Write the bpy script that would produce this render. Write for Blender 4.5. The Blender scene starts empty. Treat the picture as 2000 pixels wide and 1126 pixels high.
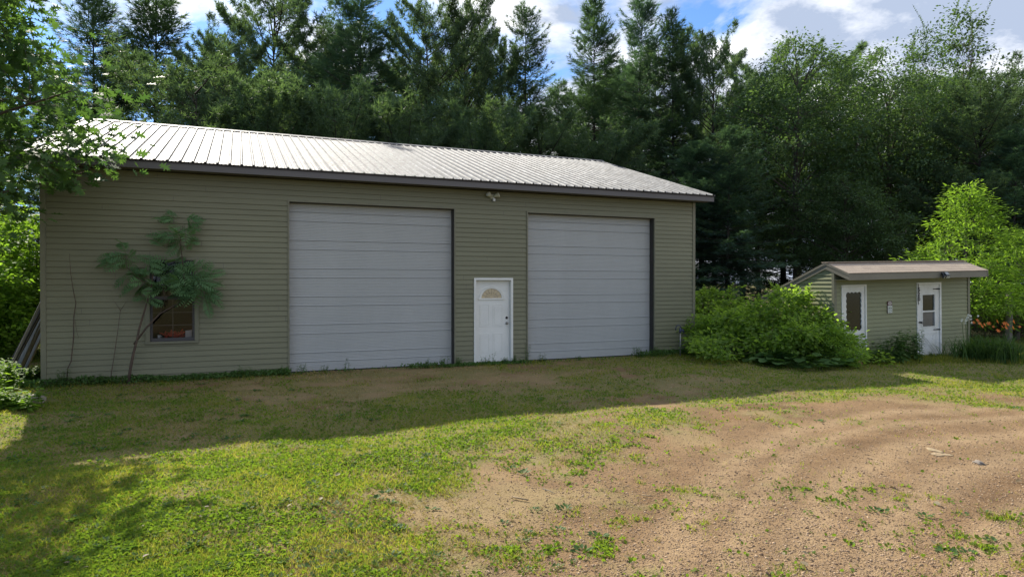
import bpy, math, random
import numpy as np
from mathutils import Vector, Matrix

# ------------------------------------------------------------------ camera, sky, sun, exposure
scene = bpy.context.scene
CAMZ = 2.0
FPX = 1280.0                       # focal length in pixels of the 2000 px wide photograph
PITCH = 0.0086
cam_d = bpy.data.cameras.new('camera')
cam = bpy.data.objects.new('camera', cam_d)
scene.collection.objects.link(cam)
cam.location = (0, 0, CAMZ)
cam.rotation_euler = (math.pi / 2 - PITCH, 0, 0)
cam_d.sensor_width = 36.0
cam_d.lens = 36.0 * FPX / 2000.0
cam_d.clip_end = 3000
cam_d.clip_start = 0.05
scene.camera = cam

SUN_EL = math.radians(38.0)
SUN_AZ = math.radians(-33.0)       # from +Y, negative = to the left
world = bpy.data.worlds.new("World")
scene.world = world
world.use_nodes = True
wn, wl = world.node_tree.nodes, world.node_tree.links
wn.clear()
wout = wn.new('ShaderNodeOutputWorld')
sky = wn.new('ShaderNodeTexSky')
sky.sky_type = 'NISHITA'
sky.sun_disc = False
sky.sun_elevation = SUN_EL
sky.sun_rotation = SUN_AZ
sky.air_density = 0.9
sky.dust_density = 0.15
sky.ozone_density = 3.0
SKY_STR = 0.095
bg1 = wn.new('ShaderNodeBackground'); bg1.inputs['Strength'].default_value = SKY_STR
tint = wn.new('ShaderNodeMix'); tint.data_type = 'RGBA'; tint.blend_type = 'MULTIPLY'; tint.inputs[0].default_value = 1.0; tint.inputs[7].default_value = (0.74, 0.93, 1.12, 1)
wl.new(sky.outputs[0], tint.inputs[6]); wl.new(tint.outputs[2], bg1.inputs['Color'])
# clouds, laid out by direction on a flat cloud deck
tc = wn.new('ShaderNodeTexCoord')
sep = wn.new('ShaderNodeSeparateXYZ'); wl.new(tc.outputs['Generated'], sep.inputs[0])
def wmath(op, a, b=None, c=None):
    n = wn.new('ShaderNodeMath'); n.operation = op
    for i, v in enumerate((a, b, c)):
        if v is None: continue
        if isinstance(v, (int, float)): n.inputs[i].default_value = v
        else: wl.new(v, n.inputs[i])
    return n.outputs[0]
zz = wmath('ADD', wmath('MAXIMUM', sep.outputs[2], 0.0), 0.22)
px_ = wmath('DIVIDE', sep.outputs[0], zz)
py_ = wmath('DIVIDE', sep.outputs[1], zz)
cmb = wn.new('ShaderNodeCombineXYZ'); wl.new(px_, cmb.inputs[0]); wl.new(py_, cmb.inputs[1])
def wnoise(scale, detail, rough, off, dist=0.0):
    mp = wn.new('ShaderNodeMapping'); mp.inputs['Location'].default_value = off
    wl.new(cmb.outputs[0], mp.inputs[0])
    n = wn.new('ShaderNodeTexNoise'); n.inputs['Scale'].default_value = scale
    n.inputs['Detail'].default_value = detail; n.inputs['Roughness'].default_value = rough
    n.inputs['Distortion'].default_value = dist
    wl.new(mp.outputs[0], n.inputs['Vector']); return n.outputs['Fac']
n1 = wnoise(1.5, 9, 0.58, (3.1, 7.3, 0.0), 0.3)
n2 = wnoise(2.2, 10, 0.62, (11.0, 2.0, 0.0), 0.2)
bias = wmath('MULTIPLY', wmath('MINIMUM', wmath('MAXIMUM', px_, -1.2), 0.9), 0.16)
dens = wmath('ADD', n1, bias)
cr = wn.new('ShaderNodeValToRGB'); wl.new(dens, cr.inputs[0])
cr.color_ramp.elements[0].position = 0.40; cr.color_ramp.elements[0].color = (0, 0, 0, 1)
cr.color_ramp.elements[1].position = 0.50; cr.color_ramp.elements[1].color = (1, 1, 1, 1)
ccol = wn.new('ShaderNodeValToRGB'); wl.new(wmath('ADD', wmath('MULTIPLY', n2, 0.7), wmath('MULTIPLY', dens, 0.3)), ccol.inputs[0])
ccol.color_ramp.elements[0].position = 0.38; ccol.color_ramp.elements[0].color = (1.0, 0.985, 0.955, 1)
ccol.color_ramp.elements[1].position = 0.56; ccol.color_ramp.elements[1].color = (0.27, 0.32, 0.42, 1)
bg2 = wn.new('ShaderNodeBackground'); bg2.inputs['Strength'].default_value = 1.05
wl.new(ccol.outputs[0], bg2.inputs['Color'])
mx = wn.new('ShaderNodeMixShader')
wl.new(cr.outputs[0], mx.inputs[0]); wl.new(bg1.outputs[0], mx.inputs[1]); wl.new(bg2.outputs[0], mx.inputs[2])
wl.new(mx.outputs[0], wout.inputs['Surface'])

sun_d = bpy.data.lights.new('sun', 'SUN')
sun_d.energy = 4.7
sun_d.angle = math.radians(0.55)
sun_d.color = (1.0, 0.93, 0.80)
sun = bpy.data.objects.new('sun', sun_d)
scene.collection.objects.link(sun)
sdir = Vector((math.sin(SUN_AZ) * math.cos(SUN_EL), math.cos(SUN_AZ) * math.cos(SUN_EL), math.sin(SUN_EL)))
sun.rotation_euler = sdir.to_track_quat('Z', 'Y').to_euler()
sun.location = sdir * 60

vs = scene.view_settings
vs.view_transform = 'Standard'
vs.look = 'None'
vs.exposure = 0.88
vs.gamma = 1.0
vs.use_curve_mapping = False
scene.cycles.max_bounces = 8
scene.cycles.transparent_max_bounces = 8
scene.cycles.diffuse_bounces = 4

# ------------------------------------------------------------------ helpers
COL = scene.collection
RNG = np.random.default_rng(7)
random.seed(5)

def G(px, py, z=0.0):
    """point on the ground seen at a pixel of the 2000x1126 photograph"""
    a = (563.0 - py) / FPX - PITCH
    y = (z - CAMZ) / a
    return np.array([(px - 1000.0) / FPX * y, y, z])
def at(px, Y):
    return (px - 1000.0) / FPX * Y
def zat(py, Y):
    return CAMZ + ((563.0 - py) / FPX - PITCH) * Y

def tag(o, label=None, cat=None, group=None, kind=None):
    if label: o['label'] = label
    if cat: o['category'] = cat
    if group: o['group'] = group
    if kind: o['kind'] = kind
    return o

def empty(name, loc=(0, 0, 0), rz=0.0, parent=None):
    o = bpy.data.objects.new(name, None)
    o.empty_display_size = 0.2
    COL.objects.link(o)
    o.location = loc; o.rotation_euler = (0, 0, rz)
    if parent: o.parent = parent
    return o

class MB:
    """collects polygons and links them as one mesh object"""
    def __init__(s): s.v = []; s.f = []; s.m = []; s.sm = []
    def add(s, vs_, fs_, mi=0, smooth=False):
        b = len(s.v); s.v.extend([tuple(map(float, p)) for p in vs_])
        for f in fs_:
            s.f.append(tuple(b + i for i in f)); s.m.append(mi); s.sm.append(smooth)
    def box(s, x0, x1, y0, y1, z0, z1, mi=0, T=None):
        P = [(x0, y0, z0), (x1, y0, z0), (x1, y1, z0), (x0, y1, z0), (x0, y0, z1), (x1, y0, z1), (x1, y1, z1), (x0, y1, z1)]
        if T is not None: P = [T @ Vector(p) for p in P]
        s.add(P, [(3, 2, 1, 0), (4, 5, 6, 7), (0, 1, 5, 4), (1, 2, 6, 5), (2, 3, 7, 6), (3, 0, 4, 7)], mi)
    def tube(s, pts, rad, k=8, mi=0, cap=True):
        pts = [Vector(p) for p in pts]
        if not hasattr(rad, '__len__'): rad = [rad] * len(pts)
        rings = []
        up = Vector((0.13, 0.2, 1)).normalized()
        for i, p in enumerate(pts):
            a = pts[max(i - 1, 0)]; b = pts[min(i + 1, len(pts) - 1)]
            d = (b - a).normalized()
            u = d.cross(up)
            if u.length < 0.05: u = d.cross(Vector((1, 0, 0)))
            u.normalize(); w = d.cross(u)
            rings.append([p + (u * math.cos(t) + w * math.sin(t)) * rad[i] for t in [2 * math.pi * j / k for j in range(k)]])
        V = [q for r in rings for q in r]; F = []
        for i in range(len(pts) - 1):
            for j in range(k):
                F.append((i * k + j, i * k + (j + 1) % k, (i + 1) * k + (j + 1) % k, (i + 1) * k + j))
        if cap:
            F.append(tuple(range(k))[::-1]); F.append(tuple((len(pts) - 1) * k + j for j in range(k)))
        s.add(V, F, mi, True)
    def build(s, name, mats, parent=None, bevel=0.0):
        me = bpy.data.meshes.new(name)
        me.from_pydata(s.v, [], s.f)
        if not isinstance(mats, (list, tuple)): mats = [mats]
        for m in mats: me.materials.append(m)
        me.polygons.foreach_set('material_index', s.m)
        me.polygons.foreach_set('use_smooth', s.sm)
        me.update()
        o = bpy.data.objects.new(name, me); COL.objects.link(o)
        if parent: o.parent = parent
        if bevel:
            b = o.modifiers.new('bevel', 'BEVEL'); b.width = bevel; b.segments = 2; b.limit_method = 'ANGLE'
        return o

class NB:
    """numpy collector for big meshes; every face carries a tint 0..1"""
    def __init__(s): s.V = []; s.idx = []; s.cnt = []; s.t = []; s.mi = []; s.n = 0
    def add(s, V, F, tint, mi=0):
        # V (n,3)  F (m,k) ints  tint (n,)
        V = np.asarray(V, np.float32); F = np.asarray(F, np.int64)
        s.V.append(V); s.idx.append((F + s.n).ravel()); s.cnt.append(np.full(len(F), F.shape[1], np.int32))
        s.mi.append(np.full(len(F), mi, np.int32))
        s.t.append(np.broadcast_to(np.asarray(tint, np.float32), (len(V),)).copy()); s.n += len(V)
    def scatter(s, tv, tf, C, D, N, S, tint, mi=0, W=1.0):
        """template tv (k,3): x side, y along D, z along N; tf (m,q)"""
        C = np.asarray(C); n = len(C)
        if n == 0: return
        D = D / (np.linalg.norm(D, axis=1, keepdims=True) + 1e-9)
        X = np.cross(D, N); X /= (np.linalg.norm(X, axis=1, keepdims=True) + 1e-9)
        N2 = np.cross(X, D)
        S = np.broadcast_to(np.asarray(S, float), (n,))[:, None, None]
        W = np.broadcast_to(np.asarray(W, float), (n,))[:, None, None]
        tv = np.asarray(tv, float)
        V = C[:, None, :] + S * (W * tv[None, :, 0:1] * X[:, None, :] + tv[None, :, 1:2] * D[:, None, :] + tv[None, :, 2:3] * N2[:, None, :])
        k = len(tv); tf = np.asarray(tf)
        F = (tf[None] + (np.arange(n) * k)[:, None, None]).reshape(-1, tf.shape[1])
        tint = np.broadcast_to(np.asarray(tint, float), (n,))
        s.add(V.reshape(-1, 3), F, np.repeat(tint, k), mi)
    def sticks(s, A, B, ra, rb, k=4, tint=0.5, mi=0):
        A = np.asarray(A, float); B = np.asarray(B, float); n = len(A)
        if n == 0: return
        d = B - A; d /= (np.linalg.norm(d, axis=1, keepdims=True) + 1e-9)
        up = np.where(np.abs(d[:, 2:3]) > 0.9, np.array([[1.0, 0, 0]]), np.array([[0, 0, 1.0]]))
        u = np.cross(d, up); u /= (np.linalg.norm(u, axis=1, keepdims=True) + 1e-9); w = np.cross(d, u)
        ang = np.arange(k) * 2 * np.pi / k
        ring = np.cos(ang)[None, :, None] * u[:, None] + np.sin(ang)[None, :, None] * w[:, None]
        ra = np.broadcast_to(np.asarray(ra, float), (n,))[:, None, None]; rb = np.broadcast_to(np.asarray(rb, float), (n,))[:, None, None]
        V = np.concatenate([A[:, None] + ring * ra, B[:, None] + ring * rb], 1)
        f = np.array([(j, (j + 1) % k, k + (j + 1) % k, k + j) for j in range(k)])
        F = (f[None] + (np.arange(n) * 2 * k)[:, None, None]).reshape(-1, 4)
        if hasattr(tint, '__len__'): tint = np.repeat(np.asarray(tint), 2 * k)
        s.add(V.reshape(-1, 3), F, tint, mi)
    def mesh(s, name, mats):
        me = bpy.data.meshes.new(name)
        V = np.concatenate(s.V); idx = np.concatenate(s.idx).astype(np.int32); cnt = np.concatenate(s.cnt)
        me.vertices.add(len(V)); me.vertices.foreach_set('co', V.ravel())
        me.loops.add(len(idx)); me.loops.foreach_set('vertex_index', idx)
        me.polygons.add(len(cnt))
        st = np.zeros(len(cnt), np.int32); st[1:] = np.cumsum(cnt)[:-1]
        me.polygons.foreach_set('loop_start', st); me.polygons.foreach_set('loop_total', cnt)
        if not isinstance(mats, (list, tuple)): mats = [mats]
        for m in mats: me.materials.append(m)
        me.polygons.foreach_set('material_index', np.concatenate(s.mi))
        a = me.attributes.new('tint', 'FLOAT', 'POINT'); a.data.foreach_set('value', np.concatenate(s.t))
        me.update(calc_edges=True)
        return me
    def build(s, name, mats, parent=None):
        o = bpy.data.objects.new(name, s.mesh(name, mats)); COL.objects.link(o)
        if parent: o.parent = parent
        return o

# ------------------------------------------------------------------ materials
def new_mat(name):
    m = bpy.data.materials.new(name); m.use_nodes = True
    nt = m.node_tree; nt.nodes.clear()
    out = nt.nodes.new('ShaderNodeOutputMaterial')
    return m, nt.nodes, nt.links, out
def mixc(N, L, fac, a, b, mode='MIX'):
    n = N.new('ShaderNodeMix'); n.data_type = 'RGBA'; n.blend_type = mode
    for i, v in ((0, fac), (6, a), (7, b)):
        if isinstance(v, (tuple, list)): n.inputs[i].default_value = (*v[:3], 1)
        elif isinstance(v, (int, float)): n.inputs[i].default_value = v
        else: L.new(v, n.inputs[i])
    return n.outputs[2]
def nz(N, L, scale, detail=4, rough=0.55, vec=None, dist=0.0):
    n = N.new('ShaderNodeTexNoise'); n.inputs['Scale'].default_value = scale; n.inputs['Detail'].default_value = detail
    n.inputs['Roughness'].default_value = rough; n.inputs['Distortion'].default_value = dist
    if vec is not None: L.new(vec, n.inputs['Vector'])
    return n.outputs['Fac']
def ramp(N, L, fac, a, b, c0=(0, 0, 0), c1=(1, 1, 1)):
    r = N.new('ShaderNodeValToRGB'); L.new(fac, r.inputs[0])
    r.color_ramp.elements[0].position = a; r.color_ramp.elements[0].color = (*c0, 1)
    r.color_ramp.elements[1].position = b; r.color_ramp.elements[1].color = (*c1, 1)
    return r.outputs[0]
def objco(N, L, scale=(1, 1, 1)):
    t = N.new('ShaderNodeTexCoord'); m = N.new('ShaderNodeMapping'); m.inputs['Scale'].default_value = scale
    L.new(t.outputs['Object'], m.inputs[0]); return m.outputs[0]
def paint(name, col, col2=None, rough=0.6, metal=0.0, scale=3.0, stretch=(1, 1, 1), bump=0.0, bscale=60, spec=0.4, amt=1.0, fine=0.15):
    m, N, L, out = new_mat(name)
    p = N.new('ShaderNodeBsdfPrincipled'); L.new(p.outputs[0], out.inputs[0])
    p.inputs['Roughness'].default_value = rough; p.inputs['Metallic'].default_value = metal
    p.inputs['Specular IOR Level'].default_value = spec
    co = objco(N, L, stretch)
    if col2 is None: col2 = tuple(c * 0.82 for c in col)
    f = ramp(N, L, nz(N, L, scale, 6, 0.65, co), 0.35, 0.65)
    c = mixc(N, L, f, col, col2)
    f2 = nz(N, L, scale * 14, 3, 0.6, co)
    c = mixc(N, L, fine, c, mixc(N, L, f2, (0.25, 0.25, 0.25), (1, 1, 1)), 'MULTIPLY')
    L.new(c, p.inputs['Base Color'])
    if bump:
        b = N.new('ShaderNodeBump'); b.inputs['Strength'].default_value = bump; b.inputs['Distance'].default_value = 0.01
        L.new(nz(N, L, bscale, 4, 0.6, co), b.inputs['Height']); L.new(b.outputs[0], p.inputs['Normal'])
    return m
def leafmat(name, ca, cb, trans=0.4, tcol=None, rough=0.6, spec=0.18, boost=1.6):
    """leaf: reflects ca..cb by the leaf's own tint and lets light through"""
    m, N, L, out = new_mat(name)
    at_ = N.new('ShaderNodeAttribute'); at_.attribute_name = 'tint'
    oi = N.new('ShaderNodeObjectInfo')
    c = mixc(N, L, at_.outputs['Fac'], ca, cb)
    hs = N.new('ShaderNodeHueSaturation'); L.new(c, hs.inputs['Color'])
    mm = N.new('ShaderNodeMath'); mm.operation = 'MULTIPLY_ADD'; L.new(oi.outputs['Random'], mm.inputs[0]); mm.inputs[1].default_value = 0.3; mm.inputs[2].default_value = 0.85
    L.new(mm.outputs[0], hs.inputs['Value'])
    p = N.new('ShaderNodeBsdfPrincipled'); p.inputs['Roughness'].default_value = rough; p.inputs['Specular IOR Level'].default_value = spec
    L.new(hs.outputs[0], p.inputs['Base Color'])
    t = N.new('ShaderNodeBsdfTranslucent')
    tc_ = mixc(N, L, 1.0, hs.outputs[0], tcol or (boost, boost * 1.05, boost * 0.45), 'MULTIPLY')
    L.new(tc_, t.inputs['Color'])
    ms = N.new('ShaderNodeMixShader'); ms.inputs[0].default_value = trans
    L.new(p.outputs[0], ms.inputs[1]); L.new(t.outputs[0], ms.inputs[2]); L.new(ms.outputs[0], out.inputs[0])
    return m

M = {}
M['siding'] = paint('olive_vinyl_siding', (0.205, 0.203, 0.127), (0.175, 0.173, 0.107), rough=0.5, scale=0.8, stretch=(0.3, 1, 2), bump=0.15, bscale=90, fine=0.22)
M['trim'] = paint('olive_trim', (0.20, 0.195, 0.135), rough=0.5, scale=2)
M['fascia'] = paint('brown_grey_fascia', (0.125, 0.115, 0.118), (0.105, 0.098, 0.10), rough=0.4, scale=0.7, stretch=(0.3, 1, 1))
M['drip'] = paint('dark_drip_edge', (0.045, 0.036, 0.036), rough=0.4, scale=2)
M['soffit'] = paint('taupe_soffit', (0.12, 0.11, 0.10), rough=0.6)
M['doorsteel'] = paint('grey_steel_door', (0.415, 0.425, 0.425), (0.390, 0.40, 0.40), rough=0.42, scale=1.2, stretch=(1.2, 1, 0.35), fine=0.1, bump=0.05, bscale=60)
M['groove'] = paint('dark_groove', (0.06, 0.06, 0.065), rough=0.7)
M['jamb'] = paint('dark_weather_jamb', (0.055, 0.05, 0.045), rough=0.7)
M['white'] = paint('white_paint', (0.76, 0.76, 0.73), (0.69, 0.69, 0.66), rough=0.45, scale=2, fine=0.08)
M['whitegrime'] = paint('weathered_white_paint', (0.80, 0.80, 0.77), (0.66, 0.66, 0.61), rough=0.55, scale=3, fine=0.2)
M['black'] = paint('black_iron', (0.015, 0.015, 0.016), rough=0.5)
M['darkframe'] = paint('dark_window_sash', (0.075, 0.07, 0.075), rough=0.45)
M['brass'] = paint('dull_nickel', (0.35, 0.33, 0.30), rough=0.3, metal=1.0)
M['bark'] = paint('dark_bark', (0.055, 0.045, 0.036), (0.03, 0.026, 0.022), rough=0.9, scale=6, stretch=(1, 1, 0.2), bump=0.6, bscale=30)
M['bark2'] = paint('grey_bark', (0.12, 0.10, 0.08), (0.07, 0.06, 0.05), rough=0.9, scale=6, stretch=(1, 1, 0.2), bump=0.6, bscale=30)
M['twig'] = paint('brown_twig', (0.11, 0.075, 0.055), (0.07, 0.05, 0.04), rough=0.8, scale=8)
M['concrete'] = paint('concrete', (0.30, 0.28, 0.25), (0.20, 0.19, 0.17), rough=0.85, scale=4, bump=0.4)
M['rock'] = paint('field_stone', (0.26, 0.22, 0.18), (0.17, 0.15, 0.13), rough=0.9, scale=6, bump=0.6, bscale=25)
M['palerock'] = paint('pale_stone', (0.36, 0.27, 0.16), (0.26, 0.19, 0.11), rough=0.9, scale=8, bump=0.7, bscale=25)
M['oldwood'] = paint('weathered_wood', (0.24, 0.22, 0.19), (0.13, 0.12, 0.10), rough=0.85, scale=5, stretch=(3, 3, 0.3), bump=0.5, bscale=30)
M['darkwood'] = paint('dark_old_board', (0.075, 0.07, 0.068), (0.035, 0.033, 0.034), rough=0.85, scale=4, stretch=(3, 3, 0.3), bump=0.4, bscale=30)
M['redwood'] = paint('reddish_board', (0.30, 0.13, 0.09), (0.20, 0.09, 0.07), rough=0.8, scale=5)
M['blue'] = paint('dark_blue_iron', (0.02, 0.035, 0.12), (0.015, 0.02, 0.06), rough=0.35, spec=0.6)
M['galv'] = paint('galvanised_pipe', (0.30, 0.29, 0.27), rough=0.45, metal=0.6)
M['cream'] = paint('cream_plastic', (0.50, 0.50, 0.39), (0.44, 0.44, 0.34), rough=0.4)
M['lens'] = paint('lamp_lens', (0.62, 0.62, 0.56), rough=0.15, spec=0.8)
M['red'] = paint('faded_red_cloth', (0.50, 0.05, 0.03), (0.32, 0.03, 0.02), rough=0.7, scale=12)
M['whitething'] = paint('white_ceramic', (0.75, 0.75, 0.74), rough=0.3)
M['interior'] = paint('dark_interior', (0.03, 0.028, 0.03), rough=0.9)
M['fanglass'] = paint('curtained_fan_glass', (0.62, 0.50, 0.30), (0.50, 0.42, 0.30), rough=0.25, scale=18, spec=0.7, fine=0.3)
M['signred'] = paint('sign_red', (0.10, 0.035, 0.035), rough=0.4)
M['signwhite'] = paint('sign_white', (0.62, 0.66, 0.60), (0.5, 0.55, 0.5), rough=0.4, scale=30)
M['signpink'] = paint('sign_faded_white', (0.48, 0.42, 0.40), rough=0.4)
M['signtext'] = paint('sign_dark_ink', (0.06, 0.07, 0.07), rough=0.5)
M['solar'] = paint('solar_cell', (0.05, 0.09, 0.13), rough=0.1, spec=0.9)

def glass_mat(name, col, rough=0.03):
    m, N, L, out = new_mat(name)
    g = N.new('ShaderNodeBsdfGlossy'); g.inputs['Roughness'].default_value = rough; g.inputs['Color'].default_value = (0.9, 0.92, 0.95, 1)
    t = N.new('ShaderNodeBsdfTransparent'); t.inputs['Color'].default_value = (*col, 1)
    f = N.new('ShaderNodeFresnel'); f.inputs['IOR'].default_value = 1.5
    ms = N.new('ShaderNodeMixShader'); L.new(f.outputs[0], ms.inputs[0]); L.new(t.outputs[0], ms.inputs[1]); L.new(g.outputs[0], ms.inputs[2])
    L.new(ms.outputs[0], out.inputs[0]); return m
M['glass'] = glass_mat('window_glass', (0.75, 0.77, 0.80))
M['dustyglass'] = paint('dusty_glass', (0.10, 0.10, 0.105), (0.07, 0.07, 0.075), rough=0.25, scale=3, spec=0.7)
M['darkglass'] = paint('dark_glass', (0.012, 0.014, 0.013), rough=0.12, spec=0.5)

def roof_metal():
    m, N, L, out = new_mat('galvanised_roofing')
    p = N.new('ShaderNodeBsdfPrincipled'); L.new(p.outputs[0], out.inputs[0])
    p.inputs['Metallic'].default_value = 0.5
    co = objco(N, L, (1, 0.25, 1))
    v = N.new('ShaderNodeTexVoronoi'); v.inputs['Scale'].default_value = 22; L.new(co, v.inputs['Vector'])
    c = mixc(N, L, 0.14, (0.050, 0.055, 0.064), v.outputs['Color'])
    c = mixc(N, L, 1.0, c, (0.95, 0.95, 0.97), 'MULTIPLY')
    f = ramp(N, L, nz(N, L, 2.5, 6, 0.7, co), 0.3, 0.7)
    c = mixc(N, L, f, c, mixc(N, L, 0.5, c, (0.042, 0.045, 0.052)))
    bw = N.new('ShaderNodeRGBToBW'); L.new(c, bw.inputs[0])
    L.new(mixc(N, L, 1.0, bw.outputs[0], (0.93, 0.97, 1.06), 'MULTIPLY'), p.inputs['Base Color'])
    r = N.new('ShaderNodeMapRange'); L.new(nz(N, L, 9, 3, 0.6, co), r.inputs[0]); r.inputs[3].default_value = 0.58; r.inputs[4].default_value = 0.74
    L.new(r.outputs[0], p.inputs['Roughness'])
    b = N.new('ShaderNodeBump'); b.inputs['Strength'].default_value = 0.25; b.inputs['Distance'].default_value = 0.02
    L.new(nz(N, L, 3, 2, 0.5, co), b.inputs['Height']); L.new(b.outputs[0], p.inputs['Normal'])
    return m
M['roofmetal'] = roof_metal()

def shingle_mat():
    m, N, L, out = new_mat('brown_asphalt_shingles')
    p = N.new('ShaderNodeBsdfPrincipled'); L.new(p.outputs[0], out.inputs[0]); p.inputs['Roughness'].default_value = 0.9
    co = objco(N, L)
    br = N.new('ShaderNodeTexBrick'); L.new(co, br.inputs['Vector'])
    br.inputs['Scale'].default_value = 1.0; br.inputs['Brick Width'].default_value = 0.30; br.inputs['Row Height'].default_value = 0.137
    br.inputs['Mortar Size'].default_value = 0.004; br.inputs['Color1'].default_value = (0.28, 0.215, 0.155, 1); br.inputs['Color2'].default_value = (0.38, 0.30, 0.215, 1)
    br.inputs['Mortar'].default_value = (0.12, 0.09, 0.08, 1); br.inputs['Bias'].default_value = 0.0
    n = nz(N, L, 60, 4, 0.7, co)
    c = mixc(N, L, 0.35, br.outputs['Color'], mixc(N, L, n, (0.10, 0.08, 0.07), (0.62, 0.52, 0.44)))
    L.new(c, p.inputs['Base Color'])
    b = N.new('ShaderNodeBump'); b.inputs['Strength'].default_value = 0.6; b.inputs['Distance'].default_value = 0.01
    L.new(n, b.inputs['Height']); L.new(b.outputs[0], p.inputs['Normal'])
    return m
M['shingle'] = shingle_mat()

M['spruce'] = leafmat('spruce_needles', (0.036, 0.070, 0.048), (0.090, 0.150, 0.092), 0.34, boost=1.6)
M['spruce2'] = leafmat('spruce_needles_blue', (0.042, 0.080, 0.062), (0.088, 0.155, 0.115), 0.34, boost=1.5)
M['pine'] = leafmat('pine_needles', (0.056, 0.098, 0.062), (0.125, 0.190, 0.100), 0.40, boost=1.6)
M['broad'] = leafmat('broad_leaves', (0.050, 0.092, 0.045), (0.105, 0.165, 0.072), 0.40, boost=1.6)
M['oakleaf'] = leafmat('oak_leaves', (0.036, 0.078, 0.036), (0.085, 0.150, 0.045), 0.38, boost=2.2)
M['limeleaf'] = leafmat('lime_leaves', (0.10, 0.18, 0.030), (0.20, 0.31, 0.05), 0.5, boost=1.9)
M['shrubleaf'] = leafmat('shrub_leaves', (0.10, 0.175, 0.040), (0.23, 0.33, 0.07), 0.52, boost=2.3)
M['weedleaf'] = leafmat('weed_leaves', (0.055, 0.115, 0.035), (0.11, 0.19, 0.055), 0.4, boost=1.6)
M['sumac'] = leafmat('sumac_leaves', (0.060, 0.135, 0.062), (0.125, 0.225, 0.10), 0.35, boost=1.4)
M['drybrush'] = leafmat('dry_brush', (0.10, 0.075, 0.05), (0.20, 0.15, 0.10), 0.2, boost=1.2)
M['petal'] = leafmat('orange_petals', (0.75, 0.20, 0.05), (0.80, 0.30, 0.10), 0.4, (1.3, 1.1, 0.8))
M['whitepetal'] = leafmat('white_petals', (0.70, 0.72, 0.62), (0.8, 0.8, 0.72), 0.3, (1, 1, 1))

# ------------------------------------------------------------------ ground
def hash2(ix, iy, s):
    v = np.sin(ix * 127.1 + iy * 311.7 + s * 74.7) * 43758.5453
    return v - np.floor(v)
def vnoise(x, y, s=0):
    x = np.asarray(x, float); y = np.asarray(y, float)
    ix = np.floor(x); iy = np.floor(y); fx = x - ix; fy = y - iy
    fx = fx * fx * (3 - 2 * fx); fy = fy * fy * (3 - 2 * fy)
    a = hash2(ix, iy, s); b = hash2(ix + 1, iy, s); c = hash2(ix, iy + 1, s); d = hash2(ix + 1, iy + 1, s)
    return (a * (1 - fx) + b * fx) * (1 - fy) + (c * (1 - fx) + d * fx) * fy
def fbm(x, y, s=0, o=4):
    r = 0; a = 0.5; t = 0
    for i in range(o):
        r = r + a * vnoise(x * 2 ** i, y * 2 ** i, s + i * 13); t += a; a *= 0.5
    return r / t
GX, GY, TH = -9.0605, 12.6566, 0.3948
CT, ST = math.cos(TH), math.sin(TH)
def wall_dist(x, y):      # metres in front of the garage front wall
    return -((x - GX) * -ST + (y - GY) * CT)
def sstep(a, b, x):
    t = np.clip((x - a) / (b - a), 0, 1); return t * t * (3 - 2 * t)
def height(x, y):
    x = np.asarray(x, float); y = np.asarray(y, float)
    d = wall_dist(x, y)
    near = sstep(0.15, 1.8, d)
    far = 1 - sstep(30, 60, np.hypot(x, y))
    h = (fbm(x * 0.45, y * 0.45, 3) - 0.5) * 0.16 * near * far
    h = h + (fbm(x * 2.3, y * 2.3, 9) - 0.5) * 0.045 * near * far
    h = h - 0.06 * sstep(3.0, 5.0, d) * (1 - sstep(-5.5, -1.5, x)) * far
    h = h - 0.05 * sstep(4.0, 6.5, d) * (1 - sstep(5.5, 8, d)) * far
    return h
CTRL = [(100,800,.8,.2),(300,800,.75,.3),(500,780,.62,.6),(700,760,.5,.8),(600,805,.6,.5),(800,790,.85,.2),(1000,745,.48,.8),(1000,785,.85,.15),(1200,735,.66,.5),(1200,765,.7,.3),
 (1400,720,.9,.2),(1400,752,.66,.5),(1600,735,1,.1),(1800,730,1,0),(1950,745,1,0),(1600,765,.75,.3),(1800,770,.7,.3),(1950,785,.45,.5),(1400,785,.5,.5),(1300,795,.6,.4),(1200,795,.45,.6),
 (1100,822,.75,.4),(900,840,1,.2),(700,860,1,.1),(500,880,1,.3),(300,912,.95,.4),(100,955,.85,.3),(100,1080,.55,.4),(300,1050,.8,.2),(500,1000,1,.1),(650,960,.9,.4),(600,1080,.75,.5),
 (700,1010,.6,.8),(800,940,.75,.3),(820,1010,.42,.9),(850,1080,.42,.8),(1000,900,.4,.6),(1000,1000,.3,.6),(1000,1080,.28,.4),(1100,870,.5,.5),(1150,950,.14,.4),(1150,1050,.16,.2),
 (1300,850,.22,.5),(1250,822,.6,.3),(1400,820,.32,.4),(1400,900,.05,.2),(1300,1000,.13,.1),(1400,1080,.14,.1),(1500,850,.05,.2),(1600,900,0,0),(1600,805,.12,.3),(1500,800,.35,.4),
 (1700,800,.15,.3),(1800,805,.1,.2),(1900,825,.04,.1),(1800,900,0,0),(1950,900,0,0),(1650,975,.32,.1),(1750,1010,.34,.1),(1850,1040,.3,.1),(1950,1060,.22,.1),(1600,1060,.08,0),
 (1700,1090,.13,0),(1500,1000,.05,0),(1500,1100,.08,0),(-300,900,.8,.3),(-300,1126,.8,.3),(300,1200,.8,.3),(700,1250,.6,.5),(1200,1300,.2,.1),(1700,1300,.1,0),(2300,900,.05,0),(2300,770,.6,.3),(2300,1100,.2,0)]
cx_ = np.array([G(c[0], c[1])[:2] for c in CTRL]); cg_ = np.array([c[2] for c in CTRL]); cd_ = np.array([c[3] for c in CTRL])
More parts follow.
